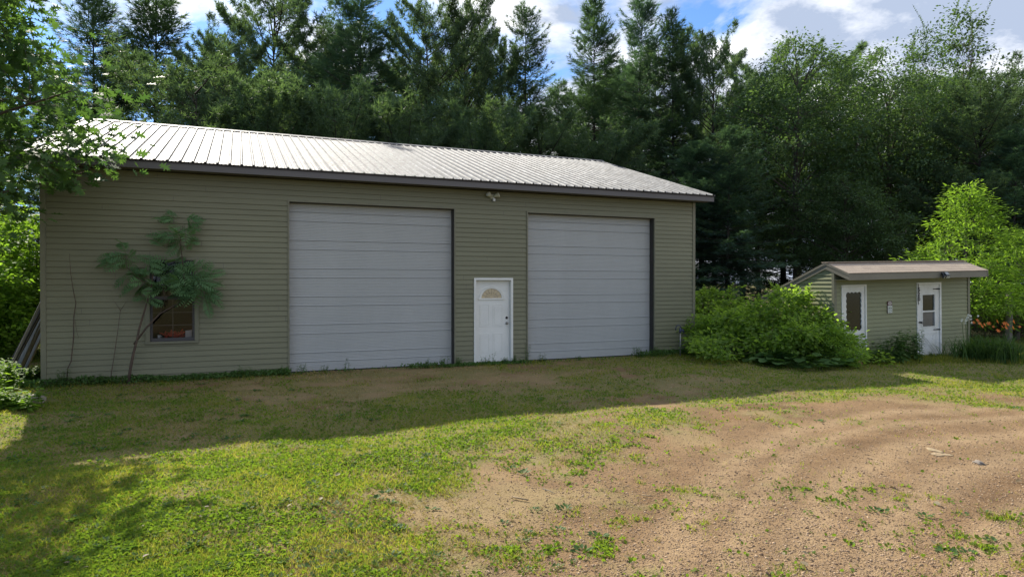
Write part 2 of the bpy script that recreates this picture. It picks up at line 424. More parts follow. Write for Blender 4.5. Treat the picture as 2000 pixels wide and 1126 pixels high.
def cover(x, y):
    """grass share, straw share at a ground point"""
    sh = np.shape(x); x = np.ravel(np.asarray(x, float)); y = np.ravel(np.asarray(y, float))
    g = np.zeros(len(x)); dr = np.zeros(len(x)); W = np.zeros(len(x))
    for i in range(len(CTRL)):
        sc = 0.35 + cx_[i, 1] * 0.06
        w = 1.0 / (((x - cx_[i, 0]) / sc) ** 2 + ((y - cx_[i, 1]) / (sc * 1.3)) ** 2 + 0.3) ** 2
        g += w * cg_[i]; dr += w * cd_[i]; W += w
    g /= W; dr /= W
    far = sstep(17, 19, np.hypot(x * 0.6, y)); g = g * (1 - far) + far * 0.95; dr = dr * (1 - far) + far * 0.1
    return g.reshape(sh), dr.reshape(sh)

def ground_mat():
    m, N, L, out = new_mat('yard_ground')
    p = N.new('ShaderNodeBsdfPrincipled'); L.new(p.outputs[0], out.inputs[0])
    p.inputs['Roughness'].default_value = 0.95; p.inputs['Specular IOR Level'].default_value = 0.15
    t = N.new('ShaderNodeTexCoord'); co = t.outputs['Object']
    ag = N.new('ShaderNodeAttribute'); ag.attribute_name = 'grass'
    ad = N.new('ShaderNodeAttribute'); ad.attribute_name = 'straw'
    v = N.new('ShaderNodeTexVoronoi'); v.inputs['Scale'].default_value = 55; L.new(co, v.inputs['Vector'])
    bw = N.new('ShaderNodeRGBToBW'); L.new(v.outputs['Color'], bw.inputs[0])
    gr = ramp(N, L, bw.outputs[0], 0.15, 0.9, (0.105, 0.064, 0.033), (0.30, 0.185, 0.092))
    fine = nz(N, L, 160, 3, 0.7, co)
    gr = mixc(N, L, 0.5, gr, mixc(N, L, fine, (0.08, 0.05, 0.027), (0.385, 0.25, 0.128)))
    big = ramp(N, L, nz(N, L, 0.75, 6, 0.62, co, 0.6), 0.38, 0.66)
    gr = mixc(N, L, mathn(N, L, 'MULTIPLY', big, 0.8), gr, mixc(N, L, 1.0, gr, (0.52, 0.48, 0.46), 'MULTIPLY'))
    a_t = N.new('ShaderNodeAttribute'); a_t.attribute_name = 'track'
    gr = mixc(N, L, mathn(N, L, 'MULTIPLY', a_t.outputs['Fac'], mathn(N, L, 'ADD', nz(N, L, 6, 5, 0.7, co), 0.15)), gr, mixc(N, L, fine, (0.23, 0.16, 0.09), (0.40, 0.285, 0.165)))
    med = ramp(N, L, nz(N, L, 3.5, 7, 0.7, co), 0.42, 0.62); gr = mixc(N, L, mathn(N, L, 'MULTIPLY', med, 0.45), gr, mixc(N, L, 1.0, gr, (0.60, 0.56, 0.52), 'MULTIPLY'))
    w = N.new('ShaderNodeTexWave'); w.inputs['Scale'].default_value = 0.16; w.inputs['Distortion'].default_value = 3.0; w.inputs['Detail'].default_value = 3
    mp = N.new('ShaderNodeMapping'); mp.inputs['Rotation'].default_value = (0, 0, 0.9); L.new(co, mp.inputs[0]); L.new(mp.outputs[0], w.inputs['Vector'])
    gr = mixc(N, L, mathn(N, L, 'MULTIPLY', w.outputs['Fac'], 0.12), gr, (0.34, 0.24, 0.135))
    st = mixc(N, L, nz(N, L, 90, 4, 0.7, co), (0.14, 0.10, 0.05), (0.36, 0.265, 0.13))
    soil = mixc(N, L, nz(N, L, 40, 4, 0.7, co), (0.095, 0.095, 0.034), (0.26, 0.215, 0.09))
    c = mixc(N, L, ad.outputs['Fac'], gr, st)
    c = mixc(N, L, ag.outputs['Fac'], c, soil)
    L.new(c, p.inputs['Base Color'])
    b = N.new('ShaderNodeBump'); b.inputs['Strength'].default_value = 0.5; b.inputs['Distance'].default_value = 0.012
    hh = mathn(N, L, 'ADD', v.outputs['Distance'], nz(N, L, 25, 5, 0.7, co))
    L.new(hh, b.inputs['Height']); L.new(b.outputs[0], p.inputs['Normal'])
    return m
def mathn(N, L, op, a, b):
    n = N.new('ShaderNodeMath'); n.operation = op
    for i, v in enumerate((a, b)):
        if isinstance(v, (int, float)): n.inputs[i].default_value = v
        else: L.new(v, n.inputs[i])
    return n.outputs[0]
M['ground'] = ground_mat()

def build_ground():
    xs = np.concatenate([-np.geomspace(600, 16.2, 60), np.arange(-16, 18, 0.07), np.geomspace(18.2, 600, 60)])
    ys = np.concatenate([-np.geomspace(600, 1, 22), np.arange(0, 2.5, 0.25), np.arange(2.5, 20, 0.07), np.geomspace(20.3, 800, 40)])
    X, Y = np.meshgrid(xs, ys); Z = height(X, Y)
    V = np.stack([X, Y, Z], -1).reshape(-1, 3)
    nx, ny = len(xs), len(ys)
    i = (np.arange(ny - 1)[:, None] * nx + np.arange(nx - 1)[None]).ravel()
    F = np.stack([i, i + 1, i + nx + 1, i + nx], 1)
    nb = NB(); nb.add(V, F, 0.5)
    o = nb.build('ground', M['ground'])
    g, dr = cover(X.ravel(), Y.ravel())
    n = fbm(X.ravel() * 1.6, Y.ravel() * 1.6, 21, 5)
    gg = sstep(0.32, 0.68, g + (n - 0.5) * 1.0 + (vnoise(X.ravel() * 9, Y.ravel() * 9, 5) - .5) * .35)
    dd = 0.85 * sstep(0.40, 0.75, dr + (fbm(X.ravel() * 1.3, Y.ravel() * 1.3, 40, 5) - 0.5) * 1.2)
    a = o.data.attributes.new('grass', 'FLOAT', 'POINT'); a.data.foreach_set('value', gg.astype(np.float32))
    a = o.data.attributes.new('straw', 'FLOAT', 'POINT'); a.data.foreach_set('value', dd.astype(np.float32))
    tr = np.zeros(X.size)
    for pl_, wd__ in ((((1290, 1126), (1350, 1010), (1440, 900), (1560, 840), (1720, 808), (2000, 795), (2400, 790)), .22), (((1560, 1126), (1590, 1020), (1660, 930), (1780, 872), (2000, 840), (2400, 825)), .24),
                      (((1420, 1126), (1470, 1000), (1540, 900), (1640, 850), (1800, 822), (2100, 812)), .16), (((1700, 1126), (1760, 1000), (1860, 925), (2000, 890), (2300, 870)), .25), (((1900, 1126), (1950, 1030), (2100, 950)), .2)):
        Q = np.array([G(*q)[:2] for q in pl_]); xr_, yr_ = X.ravel(), Y.ravel(); best = np.full(X.size, 9.0)
        for a_, b_ in zip(Q[:-1], Q[1:]):
            ab = b_ - a_; t_ = np.clip(((xr_ - a_[0]) * ab[0] + (yr_ - a_[1]) * ab[1]) / (ab @ ab), 0, 1)
            best = np.minimum(best, np.hypot(xr_ - a_[0] - ab[0] * t_, yr_ - a_[1] - ab[1] * t_))
        tr = np.maximum(tr, np.exp(-(best / (wd__ * (1 + .4 * (n - .5)))) ** 2))
    a = o.data.attributes.new('track', 'FLOAT', 'POINT'); a.data.foreach_set('value', tr.astype(np.float32))
    for pl in (o.data.polygons,): pl.foreach_set('use_smooth', np.ones(len(pl), bool))
    tag(o, kind='structure')
    return o
build_ground()

# ------------------------------------------------------------------ lap siding
def lap_strips(mb, T, zlo, zhi, course, xr, openings=(), proud=0.014, mi=0):
    """T maps (s, out, z) to local space; xr(z)->(a,b); openings (s0,s1,z0,z1)"""
    z = zlo
    while z < zhi - 1e-6:
        z1 = min(z + course, zhi)
        cuts = sorted({z, z1} | {c for o in openings for c in (o[2], o[3]) if z < c < z1})
        for a, b in zip(cuts[:-1], cuts[1:]):
            mid = (a + b) / 2
            A0, B0 = xr(a); A1, B1 = xr(b)
            segs = [(A0, B0, A1, B1)]
            for o in openings:
                if o[2] - 1e-6 <= mid <= o[3] + 1e-6:
                    ns = []
                    for (p, q, r, s_) in segs:
                        if o[1] <= p or o[0] >= q: ns.append((p, q, r, s_)); continue
                        if o[0] > p: ns.append((p, o[0], r, o[0]))
                        if o[1] < q: ns.append((o[1], q, o[1], s_))
                    segs = ns
            oa = 0.014 + proud * (1 - (a - z) / course); ob = 0.014 + proud * (1 - (b - z) / course)
            last = abs(b - z1) < 1e-6 and z1 - z > course * 0.5; bt = b; b = b - 0.011 if last and b - a > 0.02 else b
            for (p, q, r, s_) in segs:
                if q - p < 0.005: continue
                P = [T(p, oa, a), T(q, oa, a), T(s_, ob, b), T(r, ob, b)]
                mb.add(P, [(0, 1, 2, 3)], mi)
                if b < bt: mb.add([T(p, ob, b), T(q, ob, b), T(q, 0.002, b), T(p, 0.002, b), T(q, 0.002, bt), T(p, 0.002, bt)], [(0, 1, 2, 3), (3, 2, 4, 5)], mi)
                if a == z: mb.add([T(p, 0.0, a), T(q, 0.0, a), T(q, oa, a), T(p, oa, a)], [(0, 1, 2, 3)], mi)
        z = z1

# ------------------------------------------------------------------ garage
GL, GD = 15.384, 11.44           # length, depth
ZF = 4.262                       # fascia bottom / soffit
OHF, OHE = 0.434, 0.359
RB, RZ = 5.72, 6.433             # ridge
ZE = 4.44
SLOPE = (RZ - ZE) / (RB + OHF)
WIN = (1.77, 2.69, 0.80, 2.52)
D1 = (4.517, 8.294, 0.0, 3.779)
PD = (8.796, 9.829, 0.0, 2.12)
D2 = (10.237, 14.04, 0.0, 3.771)
def build_garage():
    g = empty('garage', (GX, GY, 0), TH)
    tag(g, 'large olive green metal roofed garage with two tall grey overhead doors', 'garage')
    ops = [WIN, D1, PD, D2]
    # structural wall behind the siding
    w = MB()
    t = 0.30
    xs = [0.0, WIN[0], WIN[1], D1[0], D1[1], PD[0], PD[1], D2[0], D2[1], GL]
    for a, b, op in ((0, 1, None), (1, 2, WIN), (2, 3, None), (3, 4, D1), (4, 5, None), (5, 6, PD), (6, 7, None), (7, 8, D2), (8, 9, None)):
        if op is None: w.box(xs[a], xs[b], 0.0, t, -0.3, ZF)
        else:
            w.box(xs[a], xs[b], 0.0, t, op[3], ZF)
            if op[2] > 0.01: w.box(xs[a], xs[b], 0.0, t, -0.3, op[2])
    w.box(0.0, 0.2, t, GD, -0.3, ZF); w.box(GL - 0.2, GL, t, GD, -0.3, ZF); w.box(0.2, GL - 0.2, GD - 0.2, GD, -0.3, ZF)
    # gable triangles
    for s0, s1 in ((0.0, 0.15), (GL - 0.15, GL)):
        zt = RZ - 0.12
        w.add([(s0, 0, ZF), (s0, GD, ZF), (s0, RB, zt), (s1, 0, ZF), (s1, GD, ZF), (s1, RB, zt)], [(0, 1, 2), (5, 4, 3), (0, 3, 4, 1), (1, 4, 5, 2), (2, 5, 3, 0)])
    w.build('wall_frame', M['interior'], g)
    sd = MB()
    c = 0.1145
    lap_strips(sd, lambda s, o, z: (s, -o, z), 0.02, ZF - 0.004, c, lambda z: (0.05, GL - 0.05), ops)
    def gx(z):
        if z <= ZF: return (0.05, GD - 0.05)
        f = (RZ - 0.15 - z) / (RZ - 0.15 - ZF); return (RB - RB * max(f, 0), RB + (GD - RB) * max(f, 0))
    lap_strips(sd, lambda s, o, z: (GL + o, s, z), 0.02, RZ - 0.2, c, gx)
    lap_strips(sd, lambda s, o, z: (-o, GD - s, z), 0.02, RZ - 0.2, c, lambda z: (GD - gx(z)[1], GD - gx(z)[0]))
    lap_strips(sd, lambda s, o, z: (GL - s, GD + o, z), 0.02, ZF, c, lambda z: (0.05, GL - 0.05))
    # staggered overlaps of the vinyl planks
    rr = random.Random(3)
    z = 0.02
    k = 0
    while z < ZF - c:
        s = rr.uniform(0.6, 3.2)
        while s < GL - 0.3:
            if all(not (o_[0] - 0.08 < s < o_[1] + 0.08 and o_[2] - c < z < o_[3]) for o_ in ops):
                sd.add([(s, -0.0285, z + 0.001), (s + 0.007, -0.0285, z + 0.001), (s + 0.007, -0.0165, z + c - 0.012), (s, -0.0165, z + c - 0.012)], [(0, 1, 2, 3)], 1)
            s += 3.66
        z += c * 2; k += 1
    sd.build('siding', [M['siding'], M['soffit']], g)
    # corner posts
    for s, d in ((0.0, 0.0), (GL, 0.0), (GL, GD), (0.0, GD)):
        cp = MB(); hx = -0.036 if s == 0 else -0.054
        hy = -0.040 if d == 0 else -0.050
        cp.box(s + hx, s + hx + 0.09, d + hy, d + hy + 0.09, 0.0, ZF - 0.002); cp.build('corner_post', M['trim'], g, 0.004)
    # trims round openings
    def jtrim(op, wd=0.035, pr=0.034):
        m = MB()
        m.box(op[0] - wd, op[0], -pr, 0.02, op[2], op[3] + wd)
        m.box(op[1], op[1] + wd, -pr, 0.02, op[2], op[3] + wd)
        m.box(op[0], op[1], -pr, 0.02, op[3], op[3] + wd)
        if op[2] > 0.1: m.box(op[0] - wd, op[1] + wd, -pr - 0.003, 0.02, op[2] - wd, op[2])
        return m
    # overhead doors
    for D in (D1, D2):
        d = empty('overhead_door', (D[0], 0.0, 0.0), 0.0, g)
        W, H = D[1] - D[0], D[3]
        yb = 0.175
        pn = MB()
        prof = []
        lines = []
        b0 = 0.222
        k = 0
        zs = []
        z = b0
        while z < H:
            zs.append(z); z += (0.203 if k % 2 == 0 else 0.427); k += 1
        prof.append((0.025, 0.0))
        zprev = 0.025
        for zl in zs + [H]:
            # pin stripes between the main grooves
            n = max(1, int(round((zl - zprev) / 0.036)))
            for j in range(1, n):
                zc = zprev + (zl - zprev) * j / n
                prof += [(zc - 0.005, 0.0), (zc - 0.001, 0.0055), (zc + 0.001, 0.0055), (zc + 0.005, 0.0)]
            if zl < H: prof += [(zl - 0.012, 0.0), (zl - 0.011, 0.026), (zl + 0.006, 0.026), (zl + 0.008, -0.006), (zl + 0.026, 0.0)]
            zprev = zl
        prof.append((H, 0.0))
        V = []; F = []
        for (zz_, o_) in prof: V += [(0.0, yb + o_, zz_), (W, yb + o_, zz_)]
        for i in range(len(prof) - 1): F.append((2 * i, 2 * i + 1, 2 * i + 3, 2 * i + 2))
        pn.add(V, F, 0)
        pn.box(0.0, W, yb + 0.03, yb + 0.06, 0.025, H)
        pn.build('door_panel', M['doorsteel'], d)
        sl = MB(); sl.box(0.0, W, yb - 0.008, yb + 0.05, 0.0, 0.024); sl.build('bottom_seal', M['black'], d)
        jb = MB()
        jb.box(-0.001, 0.004, 0.021, yb, 0.0, H); jb.box(W - 0.012, W + 0.001, 0.021, yb - 0.002, 0.0, H - 0.013)
        jb.box(0.004, W - 0.012, 0.021, yb - 0.002, H - 0.012, H + 0.001)
        jb.build('door_jamb', M['jamb'], d)
        tr = MB()
        tr.box(-0.035, 0.0, -0.044, 0.02, 0.0, H + 0.035); tr.box(W, W + 0.035, -0.044, 0.02, 0.0, H + 0.035); tr.box(0.0, W, -0.044, 0.02, H, H + 0.035)
        tr.build('door_trim', M['trim'], d)
    # person door
    pd = empty('entry_door', (PD[0], 0, 0), 0, g)
    W, H = PD[1] - PD[0], PD[3]
    cs = MB()
    cw = 0.055
    for a in (0, 1):
        x0 = 0.0 if a == 0 else W - cw
        cs.box(x0, x0 + cw, -0.045, 0.03, 0.0, H - cw)
        xi = x0 + cw - 0.012 if a == 0 else x0
        cs.box(xi, xi + 0.012, 0.031, 0.13, 0.0, H - cw)
    cs.box(0.0, W, -0.045, 0.03, H - cw, H); cs.box(cw - 0.012, W - cw + 0.012, 0.031, 0.13, H - cw, H - cw + 0.012)
    cs.build('door_casing', M['white'], pd, 0.004)
    slab = MB()
    x0, x1, y0, zt = cw + 0.004, W - cw - 0.004, 0.075, H - cw - 0.006
    slab.box(x0, x1, y0, y0 + 0.044, 0.03, zt)
    W2 = x1 - x0
    def relief(m, a, b, c_, d_, w_=0.016, h_=0.007):
        m.box(a, b, y0 - h_, y0 - 0.0005, c_, c_ + w_); m.box(a, b, y0 - h_, y0 - 0.0005, d_ - w_, d_)
        m.box(a, a + w_, y0 - h_, y0 - 0.0005, c_ + w_, d_ - w_); m.box(b - w_, b, y0 - h_, y0 - 0.0005, c_ + w_, d_ - w_)
        m.box(a + 0.035, b - 0.035, y0 - h_ * 0.8, y0 - 0.0005, c_ + 0.035, d_ - 0.035)
    for a, b in ((0.13, 0.39), (0.52, 0.78)):
        relief(slab, x0 + a * W2 * 1.0, x0 + b * W2 + 0.02, 0.92, 1.46)
        relief(slab, x0 + a * W2, x0 + b * W2 + 0.02, 0.26, 0.74)
    slab.build('door_slab', M['white'], pd, 0.003)
    fl = MB()
    cxx, cz, R1, R2 = (x0 + x1) / 2 - 0.02, 1.62, 0.33, 0.27
    n = 20
    V = []; F = []
    for i in range(n + 1):
        t_ = math.pi * i / n
        for r in (R1, R2):
            for yy in (y0 - 0.018, y0 - 0.0005): V.append((cxx + r * math.cos(t_), yy, cz + r * 0.88 * math.sin(t_)))
    for i in range(n):
        a = i * 4; b = a + 4
        F += [(a, b, b + 2, a + 2), (a + 1, b + 1, b, a), (a + 2, b + 2, b + 3, a + 3)]
    fl.add(V, F)
    fl.box(cxx - R1 - 0.02, cxx + R1 + 0.02, y0 - 0.022, y0 - 0.0005, cz - 0.04, cz - 0.001)
    fo = fl.build('fan_window', M['whitegrime'], pd)
    gl = MB()
    P = [(cxx + (R2 + .003) * math.cos(math.pi * i / n), y0 - 0.004, cz + (R2 + .003) * 0.88 * math.sin(math.pi * i / n)) for i in range(n + 1)]
    gl.add(P, [tuple(range(n + 1))]); gl.build('pane', M['fanglass'], fo)
    mu = MB()
    for t_ in (0.35, 0.8, 1.2, 1.57, 1.94, 2.34, 2.8):
        mu.tube([(cxx + 0.08 * math.cos(t_), y0 - 0.007, cz + 0.07 * math.sin(t_)), (cxx + R2 * math.cos(t_), y0 - 0.007, cz + R2 * .88 * math.sin(t_))], 0.0028, 5)
    mu.tube([(cxx + 0.16 * math.cos(t_ * math.pi / 10), y0 - 0.007, cz + 0.14 * math.sin(t_ * math.pi / 10)) for t_ in range(11)], 0.0028, 5)
    mu.build('muntin', M['oldwood'], fo)
    for zz_, mt, nm in ((0.99, M['brass'], 'knob'), (1.125, M['black'], 'deadbolt')):
        kb = MB(); kx = x1 - 0.07
        pr = [(0.0, 0.034), (0.008, 0.034), (0.010, 0.014), (0.03, 0.013), (0.036, 0.027), (0.055, 0.029), (0.066, 0.018)] if nm == 'knob' else [(0.0, 0.033), (0.014, 0.031), (0.018, 0.022), (0.022, 0.010)]
        kb.tube([(kx, y0 - p_[0], zz_) for p_ in pr], [p_[1] for p_ in pr], 16); kb.build(nm, mt, pd)
    th_ = MB(); th_.box(0.0, W, -0.06, 0.12, -0.02, 0.028); th_.build('threshold', M['oldwood'], pd)
    # window
    wi = empty('window', (WIN[0], 0, WIN[2]), 0, g)
    W, H = WIN[1] - WIN[0], WIN[3] - WIN[2]
    fr = MB(); a = 0.05
    fr.box(-0.03, a, -0.05, 0.05, 0.0, H); fr.box(W - a, W + 0.03, -0.05, 0.05, 0.0, H); fr.box(a, W - a, -0.05, 0.05, H - a, H); fr.box(-0.03, W + 0.03, -0.075, 0.05, -0.045, 0.0)
    fr.build('window_frame', M['trim'], wi, 0.003)
    sh = MB(); b_ = 0.045
    for (z0_, z1_, y_) in ((0.0, H * 0.52, 0.035), (H * 0.50, H - a, 0.008)):
        sh.box(a, a + b_, y_, y_ + 0.03, z0_, z1_); sh.box(W - a - b_, W - a, y_, y_ + 0.03, z0_, z1_)
        sh.box(a + b_, W - a - b_, y_, y_ + 0.03, z0_, z0_ + b_ + 0.02); sh.box(a + b_, W - a - b_, y_, y_ + 0.03, z1_ - b_, z1_)
    for (z0_, z1_, y_) in ((0.065, H * 0.52 - b_, 0.045), (H * 0.5 + 0.065, H - a - b_, 0.018)):
        sh.box(W / 2 - 0.007, W / 2 + 0.007, y_, y_ + 0.01, z0_, z1_)
        for q in (1, 2): 
            zz_ = z0_ + (z1_ - z0_) * q / 3; sh.box(a + b_, W / 2 - 0.007, y_, y_ + 0.01, zz_ - 0.007, zz_ + 0.007); sh.box(W / 2 + 0.007, W - a - b_, y_, y_ + 0.01, zz_ - 0.007, zz_ + 0.007)
    sh.build('sash', M['darkframe'], wi)
    for (z0_, z1_, y_) in ((0.065, H * 0.52 - b_, 0.041), (H * 0.5 + 0.065, H - a - b_, 0.0135)):
        p_ = MB(); p_.add([(a + b_, y_, z0_), (W - a - b_, y_, z0_), (W - a - b_, y_, z1_), (a + b_, y_, z1_)], [(0, 1, 2, 3)]); p_.build('pane', M['glass'], wi)
    ins = MB()   # dark room box behind the window with an inner sill shelf
    ins.box(a - 0.02, W - a + 0.02, 0.08, 0.42, 0.0, 0.045)
    ins.build('inner_sill', M['darkframe'], wi)
    # roof
    th2 = math.atan(SLOPE)
    rf = empty('roof', (0, 0, 0), 0, g)
    xs_ = [-OHE - 0.03]
    def profile(x0, x1):
        pts = [(x0, 0.0)]
        x = x0 + 0.05
        while x < x1 - 0.05:
            pts += [(x - 0.030, 0), (x - 0.012, 0.028), (x + 0.012, 0.028), (x + 0.026, 0), (x + 0.030, -0.004), (x + 0.034, 0)]
            for q in (0.076, 0.152):
                if x + q + 0.03 < x1: pts += [(x + q - 0.016, 0), (x + q - 0.006, 0.005), (x + q + 0.006, 0.005), (x + q + 0.016, 0)]
            x += 0.2286
        pts.append((x1, 0.0)); return pts
    X0, X1 = -OHE - 0.02, GL + OHE + 0.02
    pr = profile(X0, X1)
    for side in (0, 1):
        m = MB()
        if side == 0: ye, ze, yr, zr_ = -OHF - 0.045, ZE - 0.045 * SLOPE, RB, RZ
        else: ye, ze, yr, zr_ = GD + OHF + 0.045, RZ - (GD + OHF + 0.045 - RB) * SLOPE, RB, RZ
        V = []; F = []
        nx = -SLOPE / math.hypot(1, SLOPE) * (1 if side == 0 else -1); nzz = 1 / math.hypot(1, SLOPE)
        for (x, h) in pr: V += [(x, ye + nx * h, ze + nzz * h), (x, yr + nx * h, zr_ + nzz * h)]
        for i in range(len(pr) - 1):
            q = (2 * i, 2 * i + 2, 2 * i + 3, 2 * i + 1); F.append(q if side == 0 else q[::-1])
        m.add(V, F, 0)
        # underside sheathing
        V2 = [(X0, ye, ze - 0.012), (X1, ye, ze - 0.012), (X1, yr, zr_ - 0.012), (X0, yr, zr_ - 0.012)]
        m.add(V2, [(0, 1, 2, 3)], 0)
        m.build('metal_sheet', M['roofmetal'], rf)
    rc = MB()
    rw = 0.17
    V = []; F = []
    for x in (X0 - 0.01, X1 + 0.01):
        V += [(x, RB - rw, RZ - rw * SLOPE + 0.030), (x, RB - 0.02, RZ + 0.036), (x, RB, RZ + 0.046), (x, RB + 0.02, RZ + 0.036), (x, RB + rw, RZ - rw * SLOPE + 0.030),
              (x, RB + rw, RZ - rw * SLOPE + 0.022), (x, RB - rw, RZ - rw * SLOPE + 0.022)]
    for i in range(7): j = (i + 1) % 7; F.append((i, i + 7, j + 7, j))
    F += [tuple(range(7)), tuple(range(13, 6, -1))]
    rc.add(V, F); rc.build('ridge_cap', M['roofmetal'], rf)
    # fascia, drip edge, soffit, rake boards
    fa = MB()
    fa.box(-OHE, GL + OHE, -OHF, -OHF + 0.03, ZF, ZE - 0.055); fa.box(-OHE, GL + OHE, GD + OHF - 0.03, GD + OHF, ZF, ZE - 0.055)
    fa.build('fascia', M['fascia'], rf)
    dr_ = MB(); dr_.box(-OHE - 0.004, GL + OHE + 0.004, -OHF - 0.008, -OHF + 0.03, ZE - 0.054, ZE - 0.012)
    dr_.build('drip_edge', M['drip'], rf)
    so = MB(); so.box(-OHE + 0.002, GL + OHE - 0.002, -OHF + 0.031, -0.023, ZF + 0.012, ZF + 0.02)
    so.box(-OHE + 0.002, GL + OHE - 0.002, GD + 0.023, GD + OHF - 0.031, ZF + 0.012, ZF + 0.02); so.build('soffit', M['soffit'], rf)
    for x in (-OHE, GL + OHE - 0.03):
        for (ya, za, yb_, zb_) in ((-OHF + 0.031, ZE, RB, RZ), (RB, RZ, GD + OHF - 0.031, ZE)):
            rk = MB(); rk.add([(x, ya, za - 0.19), (x, yb_, zb_ - 0.19), (x, yb_, zb_ - 0.02), (x, ya, za - 0.02), (x + 0.03, ya, za - 0.19), (x + 0.03, yb_, zb_ - 0.19), (x + 0.03, yb_, zb_ - 0.02), (x + 0.03, ya, za - 0.02)],
                   [(0, 1, 2, 3), (7, 6, 5, 4), (0, 4, 5, 1), (3, 2, 6, 7)])
            rk.build('rake_board', M['fascia'], rf)
    # slab edge in front of the doors
    ap = MB(); ap.box(D1[0] - 0.1, D1[1] + 0.1, -0.16, 0.30, -0.2, -0.004); ap.box(D2[0] - 0.1, D2[1] + 0.1, -0.14, 0.30, -0.2, -0.004)
    ap.build('concrete_sill', M['concrete'], g)
    return g
garage = build_garage()
GM = Matrix.Translation((GX, GY, 0)) @ Matrix.Rotation(TH, 4, 'Z')
def gl(s, d, z): return GM @ Vector((s, d, z))

# things standing on the sill inside the window
def sill_things():
    zb = WIN[2] + 0.046
    p = gl(WIN[0] + 0.46, 0.22, zb)
    o = empty('cloth_bundle', p, TH); tag(o, 'crumpled red cloth lying inside the garage window', 'cloth')
    nb = NB(); r = np.random.default_rng(2)
    n = 26; A = np.stack([np.linspace(-0.16, 0.16, n), r.normal(0, 0.025, n), np.abs(r.normal(0.03, 0.02, n))], 1)
    for i in range(n - 1):
        nb.sticks(A[i:i + 1], A[i:i + 1] + np.array([[r.normal(0, .07), r.normal(0, .03), r.uniform(.03, .13)]]), 0.028, 0.012, 7)
    nb.build('cloth', M['red'], o)
    w = empty('paper_bag', gl(WIN[0] + 0.74, 0.2, zb), TH); tag(w, 'pale crumpled bag on the right end of the inside window sill', 'bag')
    m = MB(); m.add([(-.06, -.03, 0), (.06, -.03, 0), (.065, .03, 0), (-.06, .03, 0), (-.055, -.015, .15), (.07, -.02, .165), (.06, .015, .16), (-.06, .02, .15)], [(0, 1, 5, 4), (1, 2, 6, 5), (2, 3, 7, 6), (3, 0, 4, 7), (4, 5, 6, 7)]); m.build('bag', M['signpink'], w)
    k = empty('white_cup', gl(WIN[0] + 0.19, 0.2, zb), TH); tag(k, 'small white cup at the left end of the inside window sill', 'cup')
    m = MB(); m.tube([(0, 0, 0), (0, 0, 0.01), (0, 0, 0.07)], [0.022, 0.024, 0.033], 14); m.build('cup_body', M['whitething'], k)
    m = MB(); m.tube([(0.03 + 0.0, 0, .055), (.055, 0, .05), (.055, 0, .025), (.028, 0, .018)], 0.005, 6); m.build('handle', M['whitething'], k)
sill_things()

# security light
def security_light():
    p = gl(9.27, -0.018, 4.12)
    o = empty('security_light', p, TH); tag(o, 'cream twin head security light under the garage eave above the entry door', 'light')
    m = MB(); m.box(-0.06, 0.06, -0.035, 0.0, -0.05, 0.06); m.build('back_plate', M['cream'], o, 0.006)
    for sx, tl in ((-1, 0.9), (1, 0.75)):
        hd = MB()
        c0 = Vector((sx * 0.02, -0.05, -0.005)); d = Vector((sx * 0.78, -0.45, 0.33)).normalized()
        pts = [c0, c0 + d * 0.03, c0 + d * 0.08, c0 + d * 0.13, c0 + d * 0.155]
        hd.tube(pts, [0.015, 0.028, 0.045, 0.062, 0.064], 14)
        ho = hd.build('lamp_head', M['cream'], o)
        ln = MB(); ln.tube([c0 + d * 0.1555, c0 + d * 0.162], [0.060, 0.05], 14); ln.build('lens', M['lens'], ho)
    m = MB(); m.tube([(0.02, -0.04, -0.03), (0.03, -0.07, -0.06)], 0.014, 8); m.box(0.0, 0.055, -0.10, -0.05, -0.115, -0.055); m.build('motion_sensor', M['whitething'], o, 0.006)
security_light()

# hydrant
def hydrant():
    p = gl(14.62, -0.42, 0)
    o = empty('yard_hydrant', (p.x, p.y, 0), 0.1); tag(o, 'dark blue headed yard hydrant on a thin pipe by the garage right end', 'hydrant')
    m = MB(); m.tube([(0, 0, -0.1), (0, 0, 0.66)], 0.017, 10); m.build('pipe', M['galv'], o)
    m = MB()
    m.tube([(0, 0, 0.64), (0, 0, 0.68), (0, 0, 0.73), (0, 0, 0.78)], [0.03, 0.034, 0.028, 0.018], 12)
    m.tube([(0.01, 0, 0.70), (0.06, 0, 0.715), (0.085, 0, 0.69), (0.095, 0, 0.655)], [0.022, 0.022, 0.02, 0.019], 10)
    m.build('hydrant_head', M['blue'], o)
    m = MB(); m.tube([(0.02, 0, 0.76), (0.0, 0, 0.82), (-0.05, 0, 0.85), (-0.10, 0, 0.83), (-0.125, 0, 0.77), (-0.13, 0, 0.71)], [0.012, 0.014, 0.014, 0.013, 0.013, 0.016], 8); m.build('lever', M['blue'], o)
hydrant()

